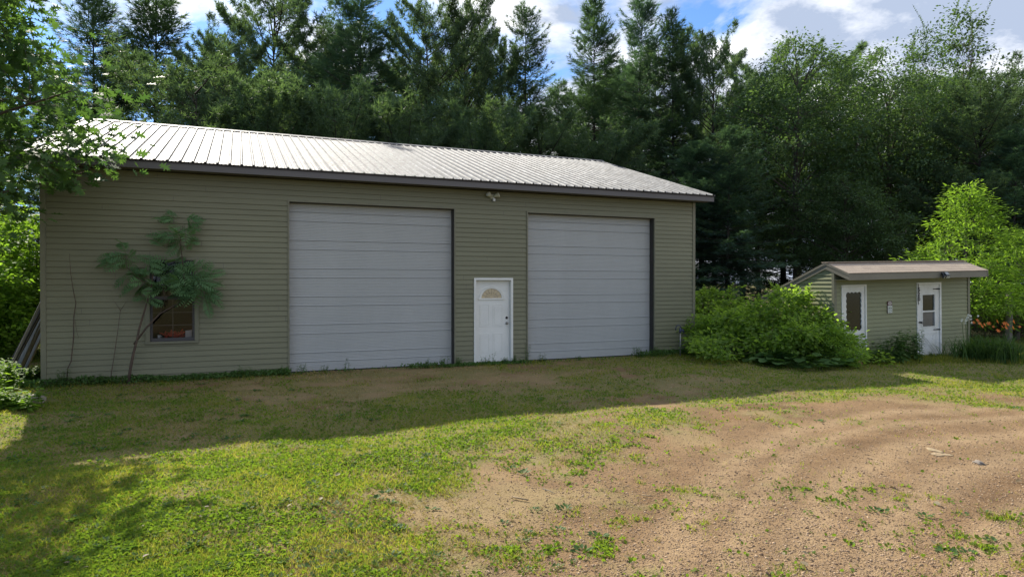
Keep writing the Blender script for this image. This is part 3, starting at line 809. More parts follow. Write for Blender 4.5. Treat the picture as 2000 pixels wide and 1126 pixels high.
# ------------------------------------------------------------------ shed
SX, SY, STH, STILT = 8.104, 16.419, 0.3771, 0.021
def build_shed():
    L, ZT, ZB, B, ZR = 4.9535, 2.334, 2.16, 0.2204, 2.613
    OF, OL, OR, BK = 0.478, 0.04, 0.105, 2.15
    sl = (ZR - ZT) / (B + OF)
    g = empty('shed', (SX, SY, -0.10)); g.rotation_euler = (0, -STILT, STH)
    tag(g, 'small leaning olive sided shed with brown shingled roof and two white doors', 'shed')
    ld = (0.21, 1.065, 0.03, 2.037); rd = (2.90, 3.84, 0.03, 2.042)
    zb = ZR - (BK - B) * sl - 0.17
    top = lambda d: (ZR - 0.15 - (B - d) * sl) if d < B else (ZR - 0.15 - (d - B) * sl)
    w = MB()
    ztf = top(0.0)
    w.box(0, ld[0], 0.0, 0.1, -0.2, ztf); w.box(ld[1], rd[0], 0.0, 0.1, -0.2, ztf); w.box(rd[1], L, 0.0, 0.1, -0.2, ztf)
    w.box(ld[0], ld[1], 0.0, 0.1, ld[3], ztf); w.box(rd[0], rd[1], 0.0, 0.1, rd[3], ztf)
    for s0, s1 in ((0, 0.1), (L - 0.1, L)):
        P = [(0.1, -0.2), (BK, -0.2), (BK, top(BK)), (B, top(B)), (0.1, top(0.1))]
        V = [(s0, d, z) for d, z in P] + [(s1, d, z) for d, z in P]
        w.add(V, [(0, 1, 2, 3, 4), (9, 8, 7, 6, 5)] + [(i, i + 5, (i + 1) % 5 + 5, (i + 1) % 5) for i in range(5)])
    w.box(0.1, L - 0.1, BK - 0.1, BK, -0.2, top(BK))
    w.build('wall_frame', M['interior'], g)
    sd = MB(); c = 0.104
    lap_strips(sd, lambda s, o, z: (s, -o, z), 0.0, ztf, c, lambda z: (0.05, L - 0.05), [ld, rd])
    def gx(z):
        f0 = 0.04 if z < top(0.04) else B - (top(B) - z) / sl
        f1 = BK - 0.04 if z < top(BK) else B + (top(B) - z) / sl
        return (min(f0, B), max(f1, B))
    lap_strips(sd, lambda s, o, z: (-o, -s, z), 0.0, top(B), c, lambda z: (-gx(z)[1], -gx(z)[0]), proud=0.018)
    lap_strips(sd, lambda s, o, z: (L + o, s, z), 0.0, top(B), c, gx)
    lap_strips(sd, lambda s, o, z: (L - s, BK + o, z), 0.0, top(BK), c, lambda z: (0.05, L - 0.05))
    sd.build('siding', M['shedsiding'], g)
    for s in (0.0, L):
        cp = MB(); h = -0.042 if s == 0 else -0.043
        cp.box(s + h, s + h + 0.085, -0.040, 0.045, -0.05, ztf - 0.01); cp.build('corner_post', M['trim'], g, 0.004)
    # roof
    rf = empty('roof', (0, 0, 0), 0, g)
    for side in (0, 1):
        ns = empty('slope', (0, 0, 0), 0, rf)
        m = MB()
        ye, ze = (-OF, ZT) if side == 0 else (BK + 0.3, ZR - (BK + 0.3 - B) * sl)
        n = 6 if side == 0 else 20
        ln = math.hypot(ye - B, ze - ZR)
        # overlapping courses, each a thin step
        for i in range(n):
            a, b = i / n, (i + 1) / n
            lo = (ye + (B - ye) * a, ze + (ZR - ze) * a); hi = (ye + (B - ye) * b, ze + (ZR - ze) * b)
            x0, x1 = -OL - 0.02, L + OR + 0.02
            P = [(x0, lo[0], lo[1] + 0.007), (x1, lo[0], lo[1] + 0.007), (x1, hi[0], hi[1] + 0.003), (x0, hi[0], hi[1] + 0.003),
                 (x0, lo[0], lo[1] - 0.002), (x1, lo[0], lo[1] - 0.002)]
            fs = [(0, 1, 2, 3), (4, 5, 1, 0)]
            if side: fs = [f[::-1] for f in fs]
            m.add(P, fs, 0)
        P = [(-OL, ye, ze - 0.02), (L + OR, ye, ze - 0.02), (L + OR, B, ZR - 0.02), (-OL, B, ZR - 0.02)]
        m.add(P, [(0, 1, 2, 3)], 0)
        bpy.data.objects.remove(ns)
        m.build('shingle_slope', M['shingle'], rf)
    cap = MB(); cap.box(-OL - 0.03, L + OR + 0.03, B - 0.10, B + 0.10, ZR - 0.01, ZR + 0.016); cap.build('ridge_cap', M['shingle'], rf)
    fa = MB(); fa.box(-OL, L + OR, -OF + 0.01, -OF + 0.03, ZB, ZT - 0.006); fa.build('fascia', M['trim2'], rf)
    so = MB()
    so.box(-OL + .002, L + OR - .002, -OF + 0.031, -0.03, ZB + 0.008, ZB + 0.014); so.build('soffit', M['trim'], rf)
    for x in (-OL - 0.012, L + OR - 0.012):
        for (ya, yb_) in ((-OF + 0.0, B), (B, BK + 0.3)):
            za, zb_ = ZR - abs(ya - B) * sl - 0.003, ZR - abs(yb_ - B) * sl - 0.003
            rk = MB()
            for (o0, o1, dx) in ((0.165, 0.055, 0.0), (0.054, 0.0, -0.012)):
                rk.add([(x + dx, ya, za - o0), (x + dx, yb_, zb_ - o0), (x + dx, yb_, zb_ - o1), (x + dx, ya, za - o1), (x + 0.03, ya, za - o0), (x + 0.03, yb_, zb_ - o0), (x + 0.03, yb_, zb_ - o1), (x + 0.03, ya, za - o1)],
                       [(0, 3, 2, 1), (7, 4, 5, 6), (0, 1, 5, 4), (3, 7, 6, 2), (0, 4, 7, 3), (1, 2, 6, 5)])
            rk.build('rake_board', M['trim2'], rf)
    # left storm door with scalloped glass
    def casing(d, W, H, wd=0.045):
        m = MB(); m.box(0, wd, -0.04, 0.05, 0, H); m.box(W - wd, W, -0.04, 0.05, 0, H); m.box(wd, W - wd, -0.04, 0.05, H - wd, H)
        m.build('door_casing', M['whitegrime'], d, 0.003)
    def crossbuck(m, x0, x1, z0, z1, y, wdt=0.028):
        h = 0.007
        for a, b, c_, e in ((x0, x1, z0, z0 + wdt), (x0, x1, z1 - wdt, z1), (x0, x0 + wdt, z0, z1), (x1 - wdt, x1, z0, z1)):
            m.box(a, b, y - h, y - 0.0004, c_, e)
        for k, ((ax, az), (bx, bz)) in enumerate((((x0, z0), (x1, z1)), ((x0, z1), (x1, z0)))):
            for off in (-0.032, 0.032):
                d = Vector((bx - ax, 0, bz - az)).normalized(); nrm = Vector((-d.z, 0, d.x))
                A = Vector((ax, 0, az)) + nrm * off + d * 0.06; Bv = Vector((bx, 0, bz)) + nrm * off - d * 0.06
                hw = nrm * 0.008; yf = y - h - 0.001 - 0.0015 * k
                V = [A - hw, A + hw, Bv + hw, Bv - hw]
                V = [(q.x, yf, q.z) for q in V] + [(q.x, y - 0.0004, q.z) for q in V]
                m.add(V, [(0, 3, 2, 1), (0, 1, 5, 4), (1, 2, 6, 5), (2, 3, 7, 6), (3, 0, 4, 7)])
    def plate_with_hole(m, x0, x1, z0, z1, hole, y0, y1):
        """rectangular plate around a closed hole outline (counter-clockwise list of x,z)"""
        n = len(hole); cxm = sum(p[0] for p in hole) / n; czm = sum(p[1] for p in hole) / n
        outer = []
        for (hx, hz) in hole:
            dx, dz = hx - cxm, hz - czm
            t_ = min(((x1 - cxm) / dx if dx > 0 else (x0 - cxm) / dx) if abs(dx) > 1e-6 else 1e9, ((z1 - czm) / dz if dz > 0 else (z0 - czm) / dz) if abs(dz) > 1e-6 else 1e9)
            outer.append((cxm + dx * t_, czm + dz * t_))
        V = [(p[0], y0, p[1]) for p in hole] + [(p[0], y0, p[1]) for p in outer] + [(p[0], y1, p[1]) for p in hole]
        F = []
        for i in range(n):
            j = (i + 1) % n; F += [(i, j, n + j, n + i), (i, 2 * n + i, 2 * n + j, j)]
        m.add(V, F)
        # corners
        for (ccx, ccz) in ((x0, z0), (x1, z0), (x1, z1), (x0, z1)):
            best = sorted(range(n), key=lambda i: abs(outer[i][0] - ccx) + abs(outer[i][1] - ccz))
            i = best[0]; cand = [k for k in ((i + 1) % n, (i - 1) % n)]
            for k in cand:
                if abs(outer[k][0] - outer[i][0]) > 1e-6 and abs(outer[k][1] - outer[i][1]) > 1e-6:
                    m.add([(outer[i][0], y0, outer[i][1]), (outer[k][0], y0, outer[k][1]), (ccx, y0, ccz)], [(0, 1, 2)])
    d = empty('storm_door', (ld[0], 0, ld[2]), 0, g); d['label'] = 'white door with scalloped dark glass'
    W, H = ld[1] - ld[0], ld[3] - ld[2]; casing(d, W, H)
    x0, x1, z1_, y0 = 0.048, W - 0.048, H - 0.048, 0.0
    gx0, gx1, gz0, gz1 = 0.19, W - 0.17, 0.86, 1.80
    pts = []
    def scal(ax, az, bx, bz, n):
        res = []
        for i in range(n):
            for q in range(5):
                t_ = (i + q / 5) / n; bul = math.sin(math.pi * q / 5) * 0.022
                dx, dz = bx - ax, bz - az; l_ = math.hypot(dx, dz)
                res.append((ax + dx * t_ + dz / l_ * bul, az + dz * t_ - dx / l_ * bul))
        return res
    pts += scal(gx0, gz0, gx1, gz0, 4); pts += scal(gx1, gz0, gx1, gz1, 7); pts += scal(gx1, gz1, gx0, gz1, 4); pts += scal(gx0, gz1, gx0, gz0, 7)
    m = MB(); plate_with_hole(m, x0, x1, 0.72, z1_, pts, y0 - 0.012, y0 + 0.02)
    m.box(x0, x1, y0 - 0.012, y0 + 0.02, 0.01, 0.72)
    for k in range(3): m.box(gx0 - 0.03, gx1 + 0.03, y0 - 0.017, y0 - 0.0125, 0.66 + k * 0.045, 0.675 + k * 0.045)
    crossbuck(m, gx0 - 0.04, gx1 + 0.05, 0.06, 0.58, y0 - 0.012)
    m.build('door_slab', M['whitegrime'], d)
    p_ = MB(); p_.add([(gx0 - .04, y0 + 0.012, gz0 - .04), (gx1 + .04, y0 + 0.012, gz0 - .04), (gx1 + .04, y0 + 0.012, gz1 + .04), (gx0 - .04, y0 + 0.012, gz1 + .04)], [(0, 1, 2, 3)]); p_.build('door_glass', M['darkglass'], d)
    # right door
    d = empty('panel_door', (rd[0], 0, rd[2]), 0, g); d['label'] = 'white door with two stacked square panes and black strap hinges'
    W, H = rd[1] - rd[0], rd[3] - rd[2]; casing(d, W, H, 0.06)
    x0, x1, z1_ = 0.064, W - 0.064, H - 0.064
    wx0, wx1, wz0, wzm, wz1 = 0.235, 0.70, 0.83, 1.235, 1.68
    m = MB()
    m.box(x0, wx0, -0.012, 0.025, 0.01, z1_); m.box(wx1, x1, -0.012, 0.025, 0.01, z1_); m.box(wx0, wx1, -0.012, 0.025, 0.01, wz0); m.box(wx0, wx1, -0.012, 0.025, wz1, z1_)
    m.box(wx0, wx1, -0.02, 0.025, wzm - 0.02, wzm + 0.02)
    for a, b, c_, e in ((wx0 - .025, wx1 + .025, wz0 - .025, wz0), (wx0 - .025, wx1 + .025, wz1, wz1 + .025), (wx0 - .025, wx0, wz0, wz1), (wx1, wx1 + .025, wz0, wz1)): m.box(a, b, -0.02, -0.0122, c_, e)
    crossbuck(m, 0.17, W - 0.17, 0.07, 0.66, -0.012)
    m.build('door_slab', M['whitegrime'], d)
    for z0_, z1__, mt in ((wz0, wzm - 0.02, 'dustyglass'), (wzm + 0.02, wz1, 'darkglass')):
        p_ = MB(); p_.add([(wx0, 0.01, z0_), (wx1, 0.01, z0_), (wx1, 0.01, z1__), (wx0, 0.01, z1__)], [(0, 1, 2, 3)]); p_.build('pane', M[mt], d)
    for zz_ in (1.83, 0.735):
        h = MB(); h.add([(x1 + 0.005, -0.043, zz_ - .018), (x1 + .005, -0.043, zz_ + .018), (x1 - 0.06, -0.024, zz_ + .017), (x1 - 0.17, -0.024, zz_ + .008), (x1 - 0.23, -0.024, zz_ + .014), (x1 - 0.25, -0.024, zz_), (x1 - 0.23, -0.024, zz_ - .014), (x1 - 0.17, -0.024, zz_ - .008), (x1 - 0.06, -0.024, zz_ - .017)], [(0, 1, 2, 3, 4, 5, 6, 7, 8)])
        h.build('strap_hinge', M['black'], d)
    lt = MB(); lt.box(0.035, 0.12, -0.052, -0.042, 0.945, 0.965); lt.box(0.10, 0.21, -0.03, -0.013, 0.94, 0.975); lt.tube([(0.15, -0.02, 0.93), (0.16, -0.07, 0.925), (0.19, -0.07, 0.92)], 0.011, 6); lt.build('latch', M['black'], d)
    st = MB(); st.box(-0.05, W + 0.05, -0.09, 0.05, -0.06, -0.003); st.build('door_sill', M['concrete'], d)
    return g
M['shedsiding'] = paint('olive_shed_siding', (0.255, 0.265, 0.145), (0.215, 0.225, 0.12), rough=0.5, scale=0.8, stretch=(0.3, 1, 2), bump=0.15, bscale=90)
M['trim2'] = paint('taupe_board', (0.20, 0.185, 0.145), (0.17, 0.158, 0.125), rough=0.55, scale=1.5)
shed = build_shed()
SM = Matrix.Translation((SX, SY, -0.10)) @ Matrix.Rotation(STH, 4, 'Z') @ Matrix.Rotation(-STILT, 4, 'Y')
def sl_(s, d, z): return SM @ Vector((s, d, z))

def text_obj(txt, size, mat, depth=0.003):
    cu = bpy.data.curves.new('t', 'FONT'); cu.body = txt; cu.size = size; cu.extrude = depth; cu.align_x = 'CENTER'; cu.align_y = 'CENTER'; cu.offset = size * 0.02
    o = bpy.data.objects.new('t', cu); COL.objects.link(o)
    dg = bpy.context.evaluated_depsgraph_get(); dg.update()
    me = bpy.data.meshes.new_from_object(o.evaluated_get(dg)); bpy.data.objects.remove(o)
    me.materials.clear(); me.materials.append(mat)
    return me
def shed_bits():
    o = empty('house_number', sl_(2.935, -0.048, 1.74)); o.rotation_euler = (0, -STILT, STH)
    tag(o, 'black wrought house number running down the left casing of the shed right door', 'house number')
    bar = MB(); bar.tube([(0.0, 0, 0.24), (0.0, 0, -0.26)], 0.007, 6); bar.tube([(0, 0, .22), (.012, 0, .25), (0, 0, .27), (-.015, 0, .25)], 0.006, 6)
    bar.tube([(0, 0, -.23), (.02, 0, -.245), (.015, 0, -.275), (-.01, 0, -.27)], 0.006, 6); bar.build('bracket', M['black'], o)
    for i, ch in enumerate('520'):
        me = text_obj(ch, 0.155, M['black'], 0.004)
        q = bpy.data.objects.new('digit', me); COL.objects.link(q); q.parent = o
        q.location = (0.012, -0.012, 0.115 - i * 0.125); q.rotation_euler = (math.pi / 2, 0, 0)
    s = empty('wall_sign', sl_(1.88, -0.031, 1.43)); s.rotation_euler = (0, -STILT, STH)
    tag(s, 'small two part notice sign on the shed wall, rounded dark red top, white lower plate', 'sign')
    m = MB(); m.box(-0.085, 0.085, -0.012, 0.0, -0.165, 0.155); m.build('backing', M['signred'], s, 0.012)
    tp = MB()
    n = 24; P = [(0.07 * math.cos(2 * math.pi * i / n), -0.0135, 0.095 + 0.05 * max(-1, min(1, 1.15 * math.sin(2 * math.pi * i / n)))) for i in range(n)]
    tp.add(P, [tuple(range(n))]); tp.build('header_plate', M['signpink'], s)
    lp = MB(); lp.box(-0.078, 0.082, -0.016, -0.0125, -0.155, 0.035); lp.build('notice_plate', M['signwhite'], s)
    tx = MB()
    for (x0, x1, z0, z1, y) in ((-.05, .05, .112, .121, -.0145), (-.03, .055, .062, .071, -.0145), (-.05, .02, .064, .070, -.0145), (-.055, -.005, -.035, -.012, -.017), (.015, .06, -.035, -.012, -.017), (-.004, .006, .008, .026, -.017),
                            (-.06, -.02, -.072, -.058, -.017), (.02, .058, -.066, -.052, -.017), (-.02, .018, -.075, -.068, -.017), (-.055, .03, -.122, -.112, -.017), (.042, .062, -.112, -.092, -.017)):
        tx.box(x0, x1, y - 0.001, y, z0, z1)
    tx.build('lettering', M['signtext'], s)
    f = empty('solar_light', sl_(3.27, -0.478, 2.16 + 0.08)); f.rotation_euler = (0, -STILT, STH)
    tag(f, 'small black solar flood light on the shed fascia above the right door', 'light')
    m = MB(); T = Matrix.Translation((0.0, -0.06, 0.0)) @ Matrix.Rotation(-0.5, 4, 'X')
    m.box(-0.09, 0.09, -0.02, 0.02, -0.07, 0.07, T=T); m.build('housing', M['black'], f, 0.008)
    for sx in (-1, 1):
        T2 = Matrix.Translation((sx * 0.07 - 0.02, -0.10, -0.05)) @ Matrix.Rotation(sx * -0.45, 4, 'Z') @ Matrix.Rotation(0.5, 4, 'X')
        h = MB(); h.box(-0.055, 0.055, -0.015, 0.03, -0.035, 0.035, T=T2); hh = h.build('lamp_head', M['black'], f, 0.005)
        l2 = MB(); l2.box(-0.047, 0.047, -0.018, -0.0155, -0.028, 0.028, T=T2); l2.build('lens', M['lens'], hh)
    m = MB(); T3 = Matrix.Translation((0.03, -0.095, 0.035)) @ Matrix.Rotation(-0.7, 4, 'X'); m.box(-0.06, 0.06, -0.004, 0.004, -0.045, 0.045, T=T3); m.build('solar_panel', M['solar'], f)
    b = empty('leaning_board', G(1683, 712)); tag(b, 'short reddish board leaning on the shed left door bottom', 'board')
    m = MB(); T = Matrix.Rotation(0.2, 4, 'Z') @ Matrix.Rotation(-0.9, 4, 'Y'); m.box(-0.045, 0.045, -0.02, 0.02, 0.0, 0.42, T=T); m.build('board', M['redwood'], b, 0.003)
shed_bits()

# ------------------------------------------------------------------ vegetation builders
T_SPRAY = ([(-.075, 0, 0), (.075, 0, 0), (0, 1, .03), (-.07, .12, 0), (-.02, .2, 0), (-.42, .72, -.05), (.02, .2, 0), (.07, .12, 0), (.42, .72, -.05)], [(0, 1, 2), (3, 4, 5), (6, 7, 8)])
T_LEAF = ([(0, 0, 0), (.30, .35, .07), (.24, .72, .05), (0, 1, -.06), (-.24, .72, .05), (-.30, .35, .07)], [(0, 1, 2, 3), (0, 3, 4, 5)])
T_BLADE = ([(-.04, 0, 0), (.04, 0, 0), (.03, .55, .06), (-.03, .55, .06), (0, 1, .25)], [(0, 1, 2, 3)])
_ob = [(0, 0), (.03, .14), (.27, .10), (.09, .27), (.46, .36), (.11, .46), (.50, .74), (.12, .66), (.20, .92), (.05, .82), (0, 1.05)]
OAKV = [(x, y, abs(x) * .18 - .12 * y * y) for x, y in _ob] + [(-x, y, abs(x) * .18 - .12 * y * y) for x, y in _ob[-2:0:-1]]
T_OAK = (OAKV, [tuple(range(len(OAKV)))])
T_LANCE = ([(0, 0, 0), (.13, .3, .03), (.10, .65, .0), (0, 1, -.08), (-.10, .65, .0), (-.13, .3, .03)], [(0, 1, 2, 3), (0, 3, 4, 5)])
T_ROUND = ([(0, 0, 0), (.38, .25, .05), (.45, .6, .08), (.2, .95, .0), (0, 1.0, -.03), (-.2, .95, .0), (-.45, .6, .08), (-.38, .25, .05)], [(0, 1, 2, 3), (0, 3, 4, 4 + 1), (0, 5, 6, 7)])
T_ROUND = (T_ROUND[0], [(0, 1, 2, 3), (0, 3, 4, 5), (0, 5, 6, 7)])

def rdir(r, n): 
    v = r.normal(size=(n, 3)); return v / np.linalg.norm(v, axis=1, keepdims=True)

def spruce_meshes(seed, H, R, z0, dens=1.0, droop=0.35, spray=0.40, gaps=0.0, mat='spruce', expo=0.72):
    r = np.random.default_rng(seed)
    nb = NB(); wd = NB()
    # trunk
    zs = np.linspace(-0.3, H * 0.985, 9); lean = r.normal(0, 0.12, 2)
    P = np.stack([lean[0] * (zs / H) ** 2, lean[1] * (zs / H) ** 2, zs], 1); rad = 0.012 * H * (1 - zs / H) ** 1.1 + 0.006
    wd.sticks(P[:-1], P[1:], rad[:-1], rad[1:], 8)
    nbr = int(H * 13 * dens)
    h = z0 + (H - z0) * ((np.arange(nbr) + r.random(nbr)) / nbr) ** 0.78
    t = (h - z0) / (H - z0)
    if gaps: 
        keep = r.random(nbr) > gaps * (0.3 + 0.7 * (1 - t)); h = h[keep]; t = t[keep]; nbr = len(h)
    az = r.random(nbr) * 2 * np.pi
    lump = 1 + 0.22 * np.sin(az * 2 + seed) + 0.15 * np.sin(h * 1.7 + seed * 2)
    Lb = R * (np.clip((1 - t), 0, 1) ** expo * (0.55 + 0.45 * np.minimum(1, t * 5 + 0.35)) ) * (0.62 + 0.5 * r.random(nbr)) * lump + 0.34
    out = np.stack([np.cos(az), np.sin(az), np.zeros(nbr)], 1); side = np.stack([-np.sin(az), np.cos(az), np.zeros(nbr)], 1)
    up0 = 0.55 * t - 0.15 + r.normal(0, .08, nbr)          # upper branches climb, lower ones hang
    dr = droop * (1 - t)
    def pos(i, s):
        return (np.stack([lean[0] * (h[i] / H) ** 2, lean[1] * (h[i] / H) ** 2, h[i]], 1) + out[i] * (Lb[i] * s)[:, None]
                + np.array([[0, 0, 1.0]]) * (Lb[i] * (up0[i] * s - dr[i] * s * s * 1.2 + 0.28 * s ** 3))[:, None])
    ia = np.arange(nbr)
    for a, b in ((0, .35), (.35, .7), (.7, .97)):
        A = pos(ia, np.full(nbr, a)); B = pos(ia, np.full(nbr, b)); w = 0.010 * Lb + 0.006
        wd.sticks(A, B, w * (1 - a * .9), w * (1 - b * .9), 3)
    cnt = np.maximum(16, (Lb * 38 * dens)).astype(int)
    idx = np.repeat(ia, cnt); n = len(idx)
    s = 0.06 + 0.94 * r.random(n) ** 0.8
    u = r.uniform(-1, 1, n)
    wdt = 0.12 + 0.36 * Lb[idx] * (1 - s) + 0.06
    hang = r.random(n)
    C = pos(idx, s) + side[idx] * (u * wdt)[:, None]
    C[:, 2] += -np.abs(u) * 0.12 * wdt - hang * 0.22 * (0.4 + dr[idx]) + r.normal(0, .03, n)
    D = out[idx] * 0.8 + side[idx] * (u * 0.9)[:, None] + rdir(r, n) * 0.45
    D[:, 2] += 0.10 - hang * 0.75 * (1 - t[idx]) + 0.35 * t[idx]
    N = np.array([[0, 0, 1.0]]) + rdir(r, n) * 0.5
    S = spray * (0.65 + 0.6 * r.random(n)) * (0.85 + 0.15 * (1 - t[idx]))
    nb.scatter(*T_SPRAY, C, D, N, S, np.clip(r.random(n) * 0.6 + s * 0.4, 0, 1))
    # leader
    m = 26; C = np.stack([np.full(m, lean[0]), np.full(m, lean[1]), H - 1.1 * r.random(m)], 1)
    D = rdir(r, m); D[:, 2] = np.abs(D[:, 2]) + 0.9
    nb.scatter(*T_SPRAY, C, D, rdir(r, m), spray * 0.8, r.random(m))
    return nb.mesh('crown', M[mat]), wd.mesh('trunk', M['bark'])

def pine_meshes(seed, H, R, z0, dens=1.0, prof=((0, .65), (.3, 1), (.65, .85), (.9, .5), (1, .15)), mat='pine', needle=0.24):
    r = np.random.default_rng(seed)
    nb = NB(); wd = NB()
    zs = np.linspace(-0.3, H * 0.93, 9); lean = r.normal(0, 0.25, 2)
    P = np.stack([lean[0] * (zs / H) ** 2 + 0.08 * np.sin(zs), lean[1] * (zs / H) ** 2, zs], 1); rad = 0.012 * H * (1 - zs / H) ** 1.0 + 0.01
    wd.sticks(P[:-1], P[1:], rad[:-1], rad[1:], 8)
    nbr = int(H * 6.0 * dens)
    h = z0 + (H * 0.95 - z0) * (np.arange(nbr) + r.random(nbr)) / nbr
    t = (h - z0) / (H - z0)
    az = r.random(nbr) * 2 * np.pi
    pz = np.array(prof)
    Lb = R * np.interp(t, pz[:, 0], pz[:, 1]) * (0.55 + 0.6 * r.random(nbr)) * (1 + 0.25 * np.sin(az * 2 + h * .8 + seed)) + 0.25
    out = np.stack([np.cos(az), np.sin(az), np.zeros(nbr)], 1); side = np.stack([-np.sin(az), np.cos(az), np.zeros(nbr)], 1)
    up0 = 0.15 + 0.55 * t ** 1.5 + r.normal(0, .12, nbr)
    def pos(i, s):
        zz = h[i]
        return (np.stack([lean[0] * (zz / H) ** 2, lean[1] * (zz / H) ** 2, zz], 1) + out[i] * (Lb[i] * s)[:, None]
                + np.array([[0, 0, 1.0]]) * (Lb[i] * (up0[i] * s + 0.22 * s * s))[:, None])
    ia = np.arange(nbr)
    for a, b in ((0, .35), (.35, .7), (.7, .95)):
        w = 0.012 * Lb + 0.008
        wd.sticks(pos(ia, np.full(nbr, a)), pos(ia, np.full(nbr, b)), w * (1 - a * .9), w * (1 - b * .9), 3)
    cnt = np.maximum(9, Lb * 24 * dens).astype(int); idx = np.repeat(ia, cnt); n = len(idx)
    s = 0.30 + 0.70 * r.random(n) ** 0.6; u = r.uniform(-1, 1, n)
    wdt = 0.16 + 0.32 * Lb[idx] * (1.05 - s)
    C = pos(idx, s) + side[idx] * (u * wdt)[:, None]; C[:, 2] += r.normal(0.05, .10, n) + 0.1 * np.abs(u)
    k = 9
    CC = np.repeat(C, k, 0); q = len(CC)
    D = rdir(r, q); D[:, 2] += 0.35; D += np.repeat(out[idx], k, 0) * 0.55
    tt = np.repeat(r.random(n), k) * 0.7 + 0.3 * r.random(q)
    CC = CC + D * 0.02
    nb.scatter([(-.085, 0, 0), (.085, 0, 0), (.0, 1, 0)], [(0, 1, 2)], CC, D, rdir(r, q), needle * (0.7 + 0.5 * r.random(q)), tt)
    return nb.mesh('crown', M[mat]), wd.mesh('trunk', M['bark'])

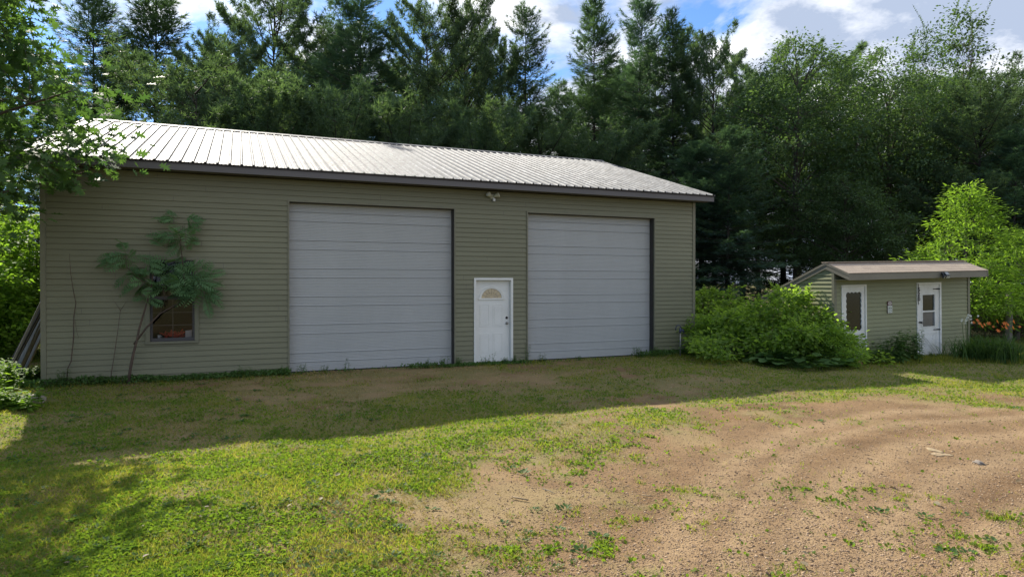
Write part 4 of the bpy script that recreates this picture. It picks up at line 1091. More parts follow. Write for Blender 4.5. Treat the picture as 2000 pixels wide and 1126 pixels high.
def leafy_meshes(seed, z0, z1, R, prof, ncl, per, clr, lsize, tmpl=T_LEAF, mat='broad', trunk_r=0.12, zt=0.0, flat=0.55, inner=0.25, tips=0.5, stems=1, bark='bark2', squash=(1, 1), lumps=0.28, drop=0.15, trunk_off=(0, 0), shoots=0, shlen=0.4):
    r = np.random.default_rng(seed)
    nb = NB(); wd = NB(); pz = np.array(prof)
    f = r.random(ncl); az = r.random(ncl) * 2 * np.pi
    # keep cluster density even over the height by the profile's width
    for _ in range(6):
        w = np.interp(f, pz[:, 0], pz[:, 1]); bad = r.random(ncl) > (w / pz[:, 1].max()) * 0.85 + 0.15
        f[bad] = r.random(bad.sum())
    lump = 1 + lumps * (np.sin(az * 3 + seed + f * 5) * 0.5 + np.sin(az * 2 - f * 9 + seed * 1.7) * 0.5 + np.sin(f * 23 + az * 5) * 0.4)
    rr = (inner + (1 - inner) * r.random(ncl) ** tips) * lump * R * np.interp(f, pz[:, 0], pz[:, 1])
    C = np.stack([np.cos(az) * rr * squash[0], np.sin(az) * rr * squash[1], z0 + (z1 - z0) * f], 1)
    # wood
    H = z1
    off = np.array([trunk_off[0], trunk_off[1], 0.0])
    for sidx in range(stems):
        sp = np.array([r.normal(0, .25 * R * (stems > 1)), r.normal(0, .25 * R * (stems > 1)), 0])
        zs = np.linspace(-0.25, z0 + (z1 - z0) * 0.8, 8); q = (zs - zs[0]) / (zs[-1] - zs[0])
        P = np.stack([sp[0] * q ** 1.3 + 0.04 * np.sin(q * 9 + seed) * H * .1, sp[1] * q ** 1.3, zs], 1) + off * (1 - q)[:, None] ** 1.2 * 1.0
        rad = trunk_r * (1 - q) ** 0.8 + 0.008
        wd.sticks(P[:-1], P[1:], rad[:-1], rad[1:], 8)
        mine = np.arange(ncl) % stems == sidx
        Cm = C[mine]; fm = f[mine]
        q0 = np.clip((Cm[:, 2] - zs[0] - np.hypot(Cm[:, 0], Cm[:, 1]) * 0.65) / (zs[-1] - zs[0]), 0.12, 0.98)
        A = np.stack([np.interp(q0, q, P[:, j]) for j in range(3)], 1)
        Mi = A * 0.45 + Cm * 0.55 + np.array([[0, 0, 1.0]]) * (0.10 * np.linalg.norm(Cm - A, axis=1))[:, None] + r.normal(0, .05, A.shape)
        K = max(6, min(34, len(Cm) // 14)); sel = np.arange(0, len(Cm), max(1, len(Cm) // K))
        la, lm, lc = A[sel], Mi[sel], Cm[sel]; lw = 0.16 * trunk_r + 0.006 * np.linalg.norm(lc - la, axis=1)
        wd.sticks(la, lm, lw, lw * .6, 5); wd.sticks(lm, lc, lw * .6, lw * .25, 4)
        nodes = np.concatenate([lm, lc, lm * .5 + lc * .5, la * .3 + lm * .7])
        dd = np.linalg.norm(Cm[:, None] - nodes[None], axis=2) + 3.0 * np.maximum(0, nodes[None, :, 2] - Cm[:, None, 2])
        nn = nodes[dd.argmin(1)]; mid = (nn + Cm) / 2 + r.normal(0, .06, Cm.shape); tw_ = 0.004 + 0.02 * trunk_r
        wd.sticks(nn, mid, tw_, tw_ * .7, 3); wd.sticks(mid, Cm, tw_ * .7, tw_ * .4, 3)
    n = ncl * per; idx = np.repeat(np.arange(ncl), per)
    loc = r.normal(size=(n, 3)) * clr * (0.6 + 0.8 * r.random(ncl))[idx][:, None]; loc[:, 2] *= flat
    pos = C[idx] + loc
    outd = C[idx] * np.array([[1, 1, 0]]); outd /= (np.linalg.norm(outd, axis=1, keepdims=True) + 1e-6)
    D = outd * 0.6 + loc / clr * 0.5 + rdir(r, n) * 0.7; D[:, 2] -= drop
    N = np.array([[0, 0, 1.0]]) + rdir(r, n) * 0.75
    nb.scatter(*tmpl, pos, D, N, lsize * (0.6 + 0.65 * r.random(n)), np.clip(r.random(n) * .55 + 0.45 * r.random(ncl)[idx], 0, 1))
    if shoots:
        w = f + 0.25 * r.random(ncl); top_ = np.argsort(-w)[:int(ncl * .45)]; pick = r.choice(top_, shoots)
        for c0 in C[pick]:
            Ls = shlen * r.uniform(.5, 1.2); dr_ = np.array([r.normal(0, .22), r.normal(0, .22), 1.0]); k = int(14 + Ls * 16); q = np.linspace(0, 1, k)
            P = c0 + dr_ * (q * Ls)[:, None] + np.array([r.normal(0, .1), r.normal(0, .1), 0]) * (q ** 2 * Ls)[:, None]
            wd.sticks(P[:-1:3], P[1::3][:len(P[:-1:3])] if False else P[np.minimum(np.arange(0, k - 1, 3) + 3, k - 1)], 0.004 + shlen * .006, 0.003, 3)
            aa = np.arange(k) * 2.4; D2 = np.stack([np.cos(aa), np.sin(aa), 0.5 + .3 * r.random(k)], 1)
            nb.scatter(*tmpl, P, D2, np.array([[0, 0, 1.0]]) + rdir(r, k) * .4, lsize * (1.05 - .5 * q), 0.5 + .5 * r.random(k))
    return nb.mesh('crown', M[mat]), wd.mesh('trunk', M[bark])

def place(name, meshes, loc, rz, scale, label, cat='tree', group=None):
    cr, tr = meshes
    e = empty(name, loc, rz); e.scale = scale if hasattr(scale, '__len__') else (scale,) * 3
    tag(e, label, cat, group)
    for nm, me in (('crown', cr), ('trunk', tr)):
        if cat in ('shrub', 'plant', 'weed'): nm = {'crown': 'foliage', 'trunk': 'stem'}[nm]
        o = bpy.data.objects.new(nm, me); COL.objects.link(o); o.parent = e
    return e
def gz(x, y): return float(height(np.array([x]), np.array([y]))[0])
def tree_at(px, Y, topy, meshes, H, name, label, group, wide=1.0, rz=None, cat='tree'):
    x = at(px, Y); top = zat(topy, Y); s = top / H; wide = wide * (0.92 if H == 17 and Y < 46 else 1.0)
    return place(name, meshes, (x, Y, gz(x, Y) - 0.05), random.uniform(0, 6.28) if rz is None else rz, (s * wide, s * wide, s), label, cat, group)

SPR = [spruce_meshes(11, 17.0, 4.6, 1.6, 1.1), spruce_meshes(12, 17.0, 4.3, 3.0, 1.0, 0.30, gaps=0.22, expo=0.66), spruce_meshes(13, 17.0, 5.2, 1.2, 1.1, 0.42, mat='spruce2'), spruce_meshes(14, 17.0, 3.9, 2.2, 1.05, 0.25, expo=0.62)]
PIN = [pine_meshes(21, 17.0, 4.6, 3.0, 1.25), pine_meshes(22, 17.0, 3.9, 4.0, 1.15), pine_meshes(23, 9.0, 3.3, 0.8, 1.3, ((0, .8), (.4, 1), (.8, .7), (1, .3)))]
PB = ((0, .35), (.15, .75), (.4, 1), (.7, .85), (.9, .5), (1, .12))
BRO = [leafy_meshes(31, 3.0, 13.0, 3.4, PB, 560, 60, 0.32, 0.135, mat='broad', trunk_r=0.22, drop=0.3),
       leafy_meshes(32, 2.5, 13.0, 3.6, ((0, .45), (.3, .95), (.6, 1), (.85, .7), (1, .2)), 600, 60, 0.32, 0.135, mat='broad', trunk_r=0.24, drop=0.3),
       leafy_meshes(33, 3.0, 14.0, 3.0, ((0, .5), (.3, 1), (.6, .8), (.8, .45), (1, .18)), 460, 46, 0.25, 0.14, mat='broad', trunk_r=0.2, lumps=0.55, drop=0.1, shoots=70, shlen=1.3)]
GC = 'tall trees in the belt behind the garage'
GR = 'trees in the belt behind the shed'
for a in [
    (188, 36, -30, SPR[3], 17, 'spruce_tree', 'dark spruce rising directly behind the lobed leaf oak at the left', GC, 1.0),
    (303, 38, 2, SPR[1], 17, 'spruce_tree', 'open crowned spruce with a visible trunk alone against blue sky above the roof left end', GC, 1.35),
    (225, 44, 130, SPR[0], 17, 'spruce_tree', 'shorter dark spruce between the oak and the lone open spruce', GC, 1.1),
    (425, 44, 75, SPR[0], 17, 'spruce_tree', 'small topped spruce at the left shoulder of the tallest broad pine', GC, 0.85),
    (530, 41, -18, PIN[0], 17, 'white_pine', 'massive broad white pine, the widest crown above the left half of the roof', GC, 0.95),
    (455, 34, 70, PIN[1], 17, 'white_pine', 'yellowish lower white pine in front of the left side of the massive pine', GC, 0.9),
    (700, 37, -15, SPR[2], 17, 'spruce_tree', 'bluish weeping spruce whose top reaches the upper picture edge above the roof middle', GC, 1.05),
    (625, 43, 60, PIN[1], 17, 'white_pine', 'white pine half hidden between the massive pine and the bluish weeping spruce', GC, 1.0),
    (842, 38, 12, PIN[1], 17, 'white_pine', 'pale tipped white pine, left one of the pair above the roof centre', GC, 0.85),
    (908, 39, -4, PIN[1], 17, 'white_pine', 'pale tipped white pine, right and taller one of the pair above the roof centre', GC, 0.72),
    (1025, 40, 18, SPR[1], 17, 'spruce_tree', 'slim spire topped spruce in front of the white cloud above the roof', GC, 0.8),
    (978, 42, 85, PIN[1], 17, 'white_pine', 'low thin white pine at the left foot of the spire topped spruce', GC, 0.7),
    (1160, 39, 2, SPR[0], 17, 'spruce_tree', 'dense pointed spruce above the right end of the roof ridge', GC, 0.85),
    (1245, 40, -12, SPR[2], 17, 'spruce_tree', 'tallest dense spruce right of the roof ridge end', GC, 0.75),
    (1315, 38, 30, SPR[3], 17, 'spruce_tree', 'narrow dense spruce above the right gable end of the garage', GC, 0.85),
    (1090, 46, 165, SPR[1], 17, 'spruce_tree', 'thin dark spruce standing back between the spire spruce and the pointed spruce', GC, 0.9),
    (1395, 38, 78, PIN[1], 17, 'white_pine', 'light green white pine just right of the garage, upswept branches at its top', GR, 0.8),
    (1345, 30, 280, SPR[2], 17, 'spruce_tree', 'low drooping spruce close behind the garage right corner', GR, 1.6),
    (1420, 28, 250, SPR[2], 17, 'spruce_tree', 'low drooping spruce filling the gap between garage and big shrub', GR, 1.25),
    (1555, 33, 78, BRO[0], 13, 'broadleaf_tree', 'round crowned broadleaf tree above the left end of the shed', GR, 1.0),
    (1640, 37, 120, SPR[3], 17, 'spruce_tree', 'dark narrow spruce squeezed between the two round broadleaf crowns', GR, 0.7),
    (1735, 34, 92, BRO[1], 13, 'broadleaf_tree', 'wide broadleaf tree above the middle of the shed roof', GR, 0.95),
    (1880, 35, 20, BRO[2], 14, 'maple_tree', 'ragged topped maple with long thin shoots against the clouds at the right', GR, 0.95),
    (1800, 38, 60, BRO[2], 14, 'maple_tree', 'thin ragged maple between the wide broadleaf tree and the tallest ragged maple', GR, 0.7),
    (1905, 30, 200, PIN[0], 17, 'white_pine', 'soft dark white pine behind the lime green young tree', GR, 1.2),
    (1985, 32, 150, BRO[2], 14, 'maple_tree', 'maple cut by the right edge of the picture', GR, 0.9),
    (1975, 28, 250, SPR[2], 17, 'spruce_tree', 'dark spruce at the right edge behind the lime green young tree', GR, 1.3),
    (1480, 42, 130, PIN[0], 17, 'white_pine', 'dark white pine seen between the light green pine and the round broadleaf', GR, 1.0),
    (1650, 30, 330, BRO[1], 13, 'broadleaf_tree', 'low dark broadleaf tree right behind the shed roof peak', GR, 1.25),
]:
    tree_at(a[0], a[1], a[2], a[3], a[4], a[5], a[6], a[7], a[8])
# low pine boughs showing just above the roof ridge
lowp = [(380, 27.5, 150, 'bushy yellow green young pine above the left roof ridge'), (520, 28.5, 205, 'low young pine just above the ridge, under the massive pine'), (660, 29, 215, 'low young pine just above the ridge, under the bluish spruce'),
        (790, 30, 232, 'dark low young pine just above the ridge, under the pale tipped pair'), (930, 31, 248, 'low young pine just above the ridge, left of the slim spire spruce'), (1060, 33, 262, 'low young pine just above the ridge, right of the slim spire spruce'), (1190, 34, 285, 'low young pine peeping over the right end of the ridge')]
for px, Y, ty, lb in lowp: tree_at(px, Y, ty, PIN[2], 9, 'young_pine', lb, 'young pines along the back of the garage', 1.0)
# second row deeper in the belt
GF = 'dark trees deep in the belt, seen only through the gaps of the nearer ones'
for i, (px, Y, ty) in enumerate([(120, 50, 150), (350, 54, 270), (480, 52, 170), (580, 55, 130), (660, 50, 150), (760, 52, 130), (870, 54, 160), (960, 50, 200), (1120, 54, 190), (1205, 52, 140), (1290, 54, 140), (1370, 50, 190),
                                 (1450, 52, 190), (1530, 48, 170), (1600, 54, 160), (1690, 50, 170), (1780, 52, 150), (1860, 48, 150), (1950, 52, 160), (2060, 46, 100), (2140, 40, 120), (-60, 44, 100), (-160, 36, 60)]):
    tree_at(px, Y, ty, (SPR[0], SPR[2], PIN[0], SPR[3])[i % 4], 17, 'background_conifer', 'dark conifer deep in the tree belt, seen only through gaps between nearer trees', GF, 1.25)

# lime green young tree right of the shed
TL = leafy_meshes(41, 0.7, 5.6, 1.9, ((0, .55), (.18, 1), (.4, .92), (.6, .62), (.8, .36), (1, .08)), 420, 40, 0.17, 0.14, T_LANCE, 'limeleaf', 0.09, lumps=0.4, flat=0.5, tips=0.4, drop=0.05, shoots=60, shlen=0.5)
x = at(1885, 22.0); place('boxelder_tree', TL, (x, 22.0, 0), 1.0, (1.35, 1.2, zat(368, 22.0) / 5.6), 'bright lime green young tree behind the right end of the shed', 'tree', GR)
x = at(1985, 23.0); place('boxelder_tree', TL, (x, 23.0, 0), 3.1, (1.15, 1.0, zat(455, 23.0) / 5.6), 'lower lime green young tree at the right picture edge behind the orange lilies', 'tree', GR)

# oak at the left edge
OK = leafy_meshes(51, 2.0, 9.6, 2.6, ((0, .2), (.16, .62), (.3, 1.0), (.58, .92), (.8, .75), (1, .3)), 560, 20, 0.26, 0.21, T_OAK, 'oakleaf', 0.17, lumps=0.25, flat=0.5, inner=0.35, tips=0.45, drop=0.25)
place('oak_tree', OK, (-10.05, 10.35, -0.05), 0.6, 1.0, 'near oak with lobed backlit leaves overhanging the left end of the roof', 'tree')
# saplings behind the left corner
TS = leafy_meshes(52, 0.3, 4.6, 1.5, ((0, .6), (.3, 1), (.7, .8), (1, .25)), 230, 34, 0.20, 0.15, T_ROUND, 'limeleaf', 0.05, lumps=0.4, stems=2)
for px, Y, ty, lb in ((55, 18.5, 415, 'sunlit yellow green sapling just behind the left garage corner'), (-20, 16.5, 470, 'sunlit yellow green sapling at the left picture edge beside the leaning boards'), (-60, 20, 330, 'taller sunlit sapling beyond the left picture edge below the oak')):
    tree_at(px, Y, ty, TS, 4.6, 'sapling', lb, 'sunlit saplings left of the garage', 1.0)

# big shrubs between garage and shed
SH = leafy_meshes(61, 0.05, 1.95, 1.75, ((0, .95), (.3, 1), (.6, .82), (.85, .5), (1, .22)), 430, 38, 0.14, 0.125, T_LEAF, 'shrubleaf', 0.035, lumps=0.5, flat=0.7, inner=0.3, tips=0.45, stems=5, bark='twig', shoots=110, shlen=0.34)
SH2 = leafy_meshes(62, 0.05, 1.7, 1.0, ((0, .95), (.3, 1), (.6, .85), (.85, .6), (1, .25)), 260, 34, 0.13, 0.11, T_LEAF, 'shrubleaf', 0.03, lumps=0.5, flat=0.7, inner=0.3, tips=0.45, stems=4, bark='twig', shoots=60, shlen=0.3)
x = at(1535, 17.2); place('large_shrub', SH, (x, 17.0, 0), 0.4, (1.0, 0.8, 0.88), 'big rounded green shrub hiding the left side of the shed', 'shrub', 'shrubs between garage and shed')
x = at(1405, 18.6); place('large_shrub', SH2, (x, 18.4, 0), 1.4, (0.95, 0.9, 0.72), 'smaller green shrub against the right corner of the garage', 'shrub', 'shrubs between garage and shed')
x = at(1606, 16.2); place('large_shrub', SH2, (x, 16.0, 0), 2.6, (0.62, 0.5, 0.62), 'low straggly shrub spilling in front of the shed left door', 'shrub', 'shrubs between garage and shed')
x = at(1400, 22); place('understory_shrub', SH, (x, 22.5, 0), 2.2, (1.2, 1.0, 0.85), 'dark shrub behind the smaller green shrub at the garage corner', 'shrub', 'shrubs between garage and shed')

# ------------------------------------------------------------------ burdock, weeds, lilies
def big_leaf_plant(px, py, n, size, label, seed, name='burdock_plant', mat='weedleaf', spread=0.45, hgt=0.35, tmpl=T_ROUND, group='broad leaved plants at the foot of the big shrub'):
    r = np.random.default_rng(seed); p = G(px, py)
    e = empty(name, (p[0], p[1], gz(p[0], p[1]))); tag(e, label, 'plant', group)
    nb = NB(); wd = NB()
    az = r.random(n) * 6.283; rad = spread * np.sqrt(r.random(n)); h = hgt * (0.35 + 0.8 * r.random(n)) * (1.1 - 0.6 * rad / spread)
    C = np.stack([np.cos(az) * rad, np.sin(az) * rad, h], 1)
    D = np.stack([np.cos(az), np.sin(az), -0.25 + 0.5 * r.random(n)], 1)
    nb.scatter(*tmpl, C, D, np.array([[0, 0, 1.0]]) + rdir(r, n) * .35, size * (0.6 + 0.6 * r.random(n)), r.random(n))
    wd.sticks(C * np.array([[.15, .15, 0]]), C, 0.006, 0.004, 4)
    nb.build('foliage', M[mat], e); wd.build('stem', M['weedleaf'], e)
for i, (px, py, lb) in enumerate([(1475, 708, 'broad leaved burdock at the left foot of the big shrub'), (1520, 716, 'broad leaved burdock low in front of the big shrub, second from the left'), (1568, 720, 'broad leaved burdock at the middle foot of the big shrub'), (1618, 718, 'broad leaved burdock at the right foot of the big shrub')]):
    big_leaf_plant(px, py, 46, 0.26, lb, 70 + i)
def weed_plant(px, py, H, nst, label, seed, spread=0.12, leaf=0.09, name='tall_weed', group='weeds growing along the buildings', tmpl=T_LANCE, mat='weedleaf', per=26, cat='weed', loc=None, lean=0.25):
    r = np.random.default_rng(seed); p = G(px, py) if loc is None else np.array(loc)
    e = empty(name, (p[0], p[1], gz(p[0], p[1]))); tag(e, label, cat, group)
    nb = NB(); wd = NB()
    for i in range(nst):
        b = np.array([r.normal(0, spread), r.normal(0, spread * .6), -0.02]); h = H * r.uniform(.6, 1.0); ln = r.normal(0, lean, 2) * h * 0.5
        q = np.linspace(0, 1, 6); P = np.stack([b[0] + ln[0] * q ** 1.6, b[1] + ln[1] * q ** 1.6, b[2] + h * q], 1)
        wd.sticks(P[:-1], P[1:], 0.006 * (1.1 - q[:-1]), 0.006 * (1.1 - q[1:]), 4)
        s = r.random(per) ** 0.8 * 0.95 + 0.05; C = np.stack([np.interp(s, q, P[:, j]) for j in range(3)], 1)
        az = r.random(per) * 6.283; D = np.stack([np.cos(az), np.sin(az), 0.25 - 0.6 * r.random(per)], 1)
        nb.scatter(*tmpl, C, D, np.array([[0, 0, 1.0]]) + rdir(r, per) * .4, leaf * (1.15 - .6 * s) * (0.7 + 0.6 * r.random(per)), r.random(per))
    nb.build('foliage', M[mat], e); wd.build('stem', M['weedleaf'], e)
weed_plant(1722, 708, 0.55, 26, 'low bushy weeds against the shed wall right of the left door', 81, 0.16, 0.15)
weed_plant(1748, 708, 0.85, 26, 'tall leafy goldenrod clump between the shed doors', 82, 0.16, 0.17)
weed_plant(1777, 706, 0.95, 22, 'tallest leafy weed clump just left of the shed right door', 83, 0.13, 0.17)
weed_plant(1799, 706, 0.95, 5, 'thin leafy stems crossing the left edge of the shed right door', 84, 0.05, 0.13, lean=0.12)
weed_plant(1822, 703, 0.24, 7, 'small weed tuft on the sill of the shed right door', 85, 0.07, 0.10)
weed_plant(1690, 708, 0.30, 8, 'sparse grassy weeds at the foot of the shed left door', 86, 0.10, 0.10)
for i, (s, d, h, n, lb) in enumerate([(4.75, -.12, .28, 6, 'thin weed at the left foot of the large overhead door'), (5.25, -.14, .22, 5, 'short weed on the sill of the large overhead door, second from the left'), (5.72, -.13, .34, 3, 'tall wispy weed on the sill of the large overhead door'),
        (7.55, -.15, .30, 7, 'weeds on the right half of the large overhead door sill'), (7.95, -.16, .34, 8, 'weed tuft near the right jamb of the large overhead door'), (8.35, -.14, .26, 9, 'dark weed tuft at the siding between large overhead door and entry door'),
        (9.02, -.13, .30, 6, 'weed tuft at the left foot of the white entry door'), (9.22, -.13, .42, 2, 'single tall wispy weed before the white entry door'), (9.55, -.13, .20, 9, 'low dark weeds at the threshold of the white entry door'), (9.80, -.13, .24, 7, 'weed tuft at the right foot of the white entry door'),
        (10.12, -.12, .60, 3, 'tall wispy weed by the left trim of the right overhead door'), (10.62, -.15, .26, 6, 'small weed on the left of the right overhead door sill'), (13.45, -.22, .34, 14, 'leafy weed clump in front of the right overhead door near its right jamb'), (13.95, -.25, .34, 16, 'leafy weed clump at the right jamb of the right overhead door'),
        (0.35, -.2, .40, 12, 'weed clump at the left corner of the garage'), (1.0, -.18, .25, 10, 'weed clump between the two bare stems on the left siding'), (3.6, -.2, .28, 10, 'weed clump below the siding right of the window'), (4.4, -.22, .25, 10, 'weed clump on the siding just left of the large overhead door'), (11.6, -.16, .16, 5, 'tiny weed in the middle of the right overhead door sill')]):
    p = gl(s, d, 0); weed_plant(0, 0, h, n, lb, 100 + i, 0.07, 0.075, name='wall_weed', per=16, loc=(p.x, p.y, 0))
for i, (px, py, h, lb) in enumerate([(0, 760, .6, 'sunlit tall weeds at the left picture edge below the boards'), (40, 745, .32, 'weeds with small pale flowers in front of the leaning boards'), (-25, 790, .7, 'yellow green weeds at the left picture edge beside the stone'), (18, 800, .35, 'low yellow green weeds left of the flat field stone')]):
    weed_plant(px, py, h, 34, lb, 140 + i, 0.22, 0.12, tmpl=T_LEAF, mat='limeleaf' if i in (0, 2, 3) else 'weedleaf')

def daylilies():
    p = G(1936, 706)
    e = empty('daylily_clump', (p[0], p[1] + 0.1, 0)); tag(e, 'arching clump of orange daylilies at the right corner of the shed', 'flowers')
    r = np.random.default_rng(90); nb = NB()
    n = 1500; az = r.random(n) * 6.283; b = np.stack([r.normal(0, .38, n), r.normal(0, .22, n), np.zeros(n)], 1)
    L = 1.05 * (0.6 + .5 * r.random(n)); outd = np.stack([np.cos(az), np.sin(az), np.zeros(n)], 1); spread = (0.25 + 0.5 * r.random(n))[:, None]
    prev = b; wv = np.stack([-np.sin(az), np.cos(az), np.zeros(n)], 1) * 0.009
    K = 5; ring = []
    for k in range(K + 1):
        s = k / K; P = b + outd * spread * (L * s ** 1.4)[:, None] + np.array([[0, 0, 1.]]) * (L * (1.15 * s - 0.75 * s * s * (0.4 + spread[:, 0])))[:, None]
        w = wv * (1 - s ** 2) + 1e-4; ring.append(np.stack([P - w, P + w], 1))
    V = np.stack(ring, 1).reshape(n, -1, 3); f = np.array([(2 * k, 2 * k + 1, 2 * k + 3, 2 * k + 2) for k in range(K)])
    F = (f[None] + (np.arange(n) * 2 * (K + 1))[:, None, None]).reshape(-1, 4)
    nb.add(V.reshape(-1, 3), F, np.repeat(r.random(n), 2 * (K + 1))); nb.build('leaves', M['weedleaf'], e)
    st = NB()
    fl = [(1908, 626, 1), (1917, 637, 1), (1931, 632, 1), (1947, 628, 1), (1963, 632, 1), (1979, 628, 1), (1964, 640, 1), (1949, 646, 1), (1978, 640, 1), (1913, 632, .8), (1922, 634, .8), (1992, 638, .5), (1968, 634, .8), (1902, 630, .7), (1940, 638, .6), (1957, 638, .7)]
    for i, (px, py, sz) in enumerate(fl):
        Y = p[1] + 0.1 + r.normal(0, .12); x = at(px, Y); z = zat(py, Y)
        A = np.array([[x - p[0] + (0 - (x - p[0])) * .5, Y - p[1] - .1, 0.15]]); B = np.array([[x - p[0], Y - p[1] - .1, z]])
        st.sticks(A, B, 0.004, 0.003, 4)
        ax = np.array([r.normal(0, .5), -0.7, 0.45]); ax /= np.linalg.norm(ax)
        u = np.cross(ax, [0, 0, 1]); u /= np.linalg.norm(u); w = np.cross(ax, u); fb = NB()
        for k in range(6):
            t = k * math.pi / 3 + i; d = ax * 0.55 + (u * math.cos(t) + w * math.sin(t)) * 0.85
            fb.scatter([(0, 0, 0), (.20, .4, .05), (.14, .8, -.05), (0, 1, -.18), (-.14, .8, -.05), (-.20, .4, .05)], [(0, 1, 2, 3), (0, 3, 4, 5)], B, d[None], (ax)[None], 0.062 * sz + 0.008, [r.random()])
        fb.build('bloom', M['petal'], e)
    st.build('stalk', M['weedleaf'], e)
daylilies()
def daisies():
    p = np.array([at(1901, 17.6), 17.75]); e = empty('daisy_clump', (p[0], p[1], 0)); tag(e, 'small cluster of white daisies behind the left end of the orange daylilies', 'flowers')
    r = np.random.default_rng(91); nb = NB(); st = NB(); n = 16
    B = np.stack([r.normal(0, .13, n), r.normal(0, .1, n), r.uniform(.85, 1.12, n)], 1); st.sticks(B * np.array([[.5, .5, 0]]), B, .004, .003, 4)
    for i in range(n):
        nb = NB()
        for k in range(7):
            t = k * 6.283 / 7; nb.scatter(*T_LANCE, B[i:i + 1], np.array([[math.cos(t), -0.2, math.sin(t)]]), np.array([[0, -1., .3]]), 0.035, r.random(1), W=2.0)
        nb.build('bloom', M['whitepetal'], e)
    st.build('stalks', M['weedleaf'], e)
daisies()

# ------------------------------------------------------------------ small tree with feathered leaves in front of the window
def pinnate(nb, wd, base, d, L, r, npair=9):
    d = d / np.linalg.norm(d); up = np.array([0, 0, 1.0]); nn_ = up * r.uniform(.3, .9) + np.array([ST, -CT, 0]) * r.uniform(.3, 1.0) + r.normal(0, .2, 3); side = np.cross(d, nn_); side /= np.linalg.norm(side); nn_ = np.cross(side, d)
    q = np.linspace(0, 1, npair + 2)[:, None]; droop = r.uniform(0.05, 0.35)
    P = base + d * q * L - up * (q ** 2 * droop * L)
    wd.sticks(P[:-1], P[1:], 0.0035, 0.0025, 3)
    Q = P[2:]; n = len(Q); env = np.sin(np.linspace(0.5, 2.75, n))
    tint = r.random() * .6 + .2
    for s in (-1, 1):
        D = d[None] * 0.45 + side[None] * s - up[None] * 0.15 + r.normal(0, .06, (n, 3))
        nb.scatter(*T_LANCE, Q, D, np.tile(nn_ + r.normal(0, .15, 3), (n, 1)), 0.115 * env + 0.02, tint + r.random(n) * .35, W=1.0)
    nb.scatter(*T_LANCE, P[-1:], (d - up * .5)[None], up[None], 0.07, [tint])
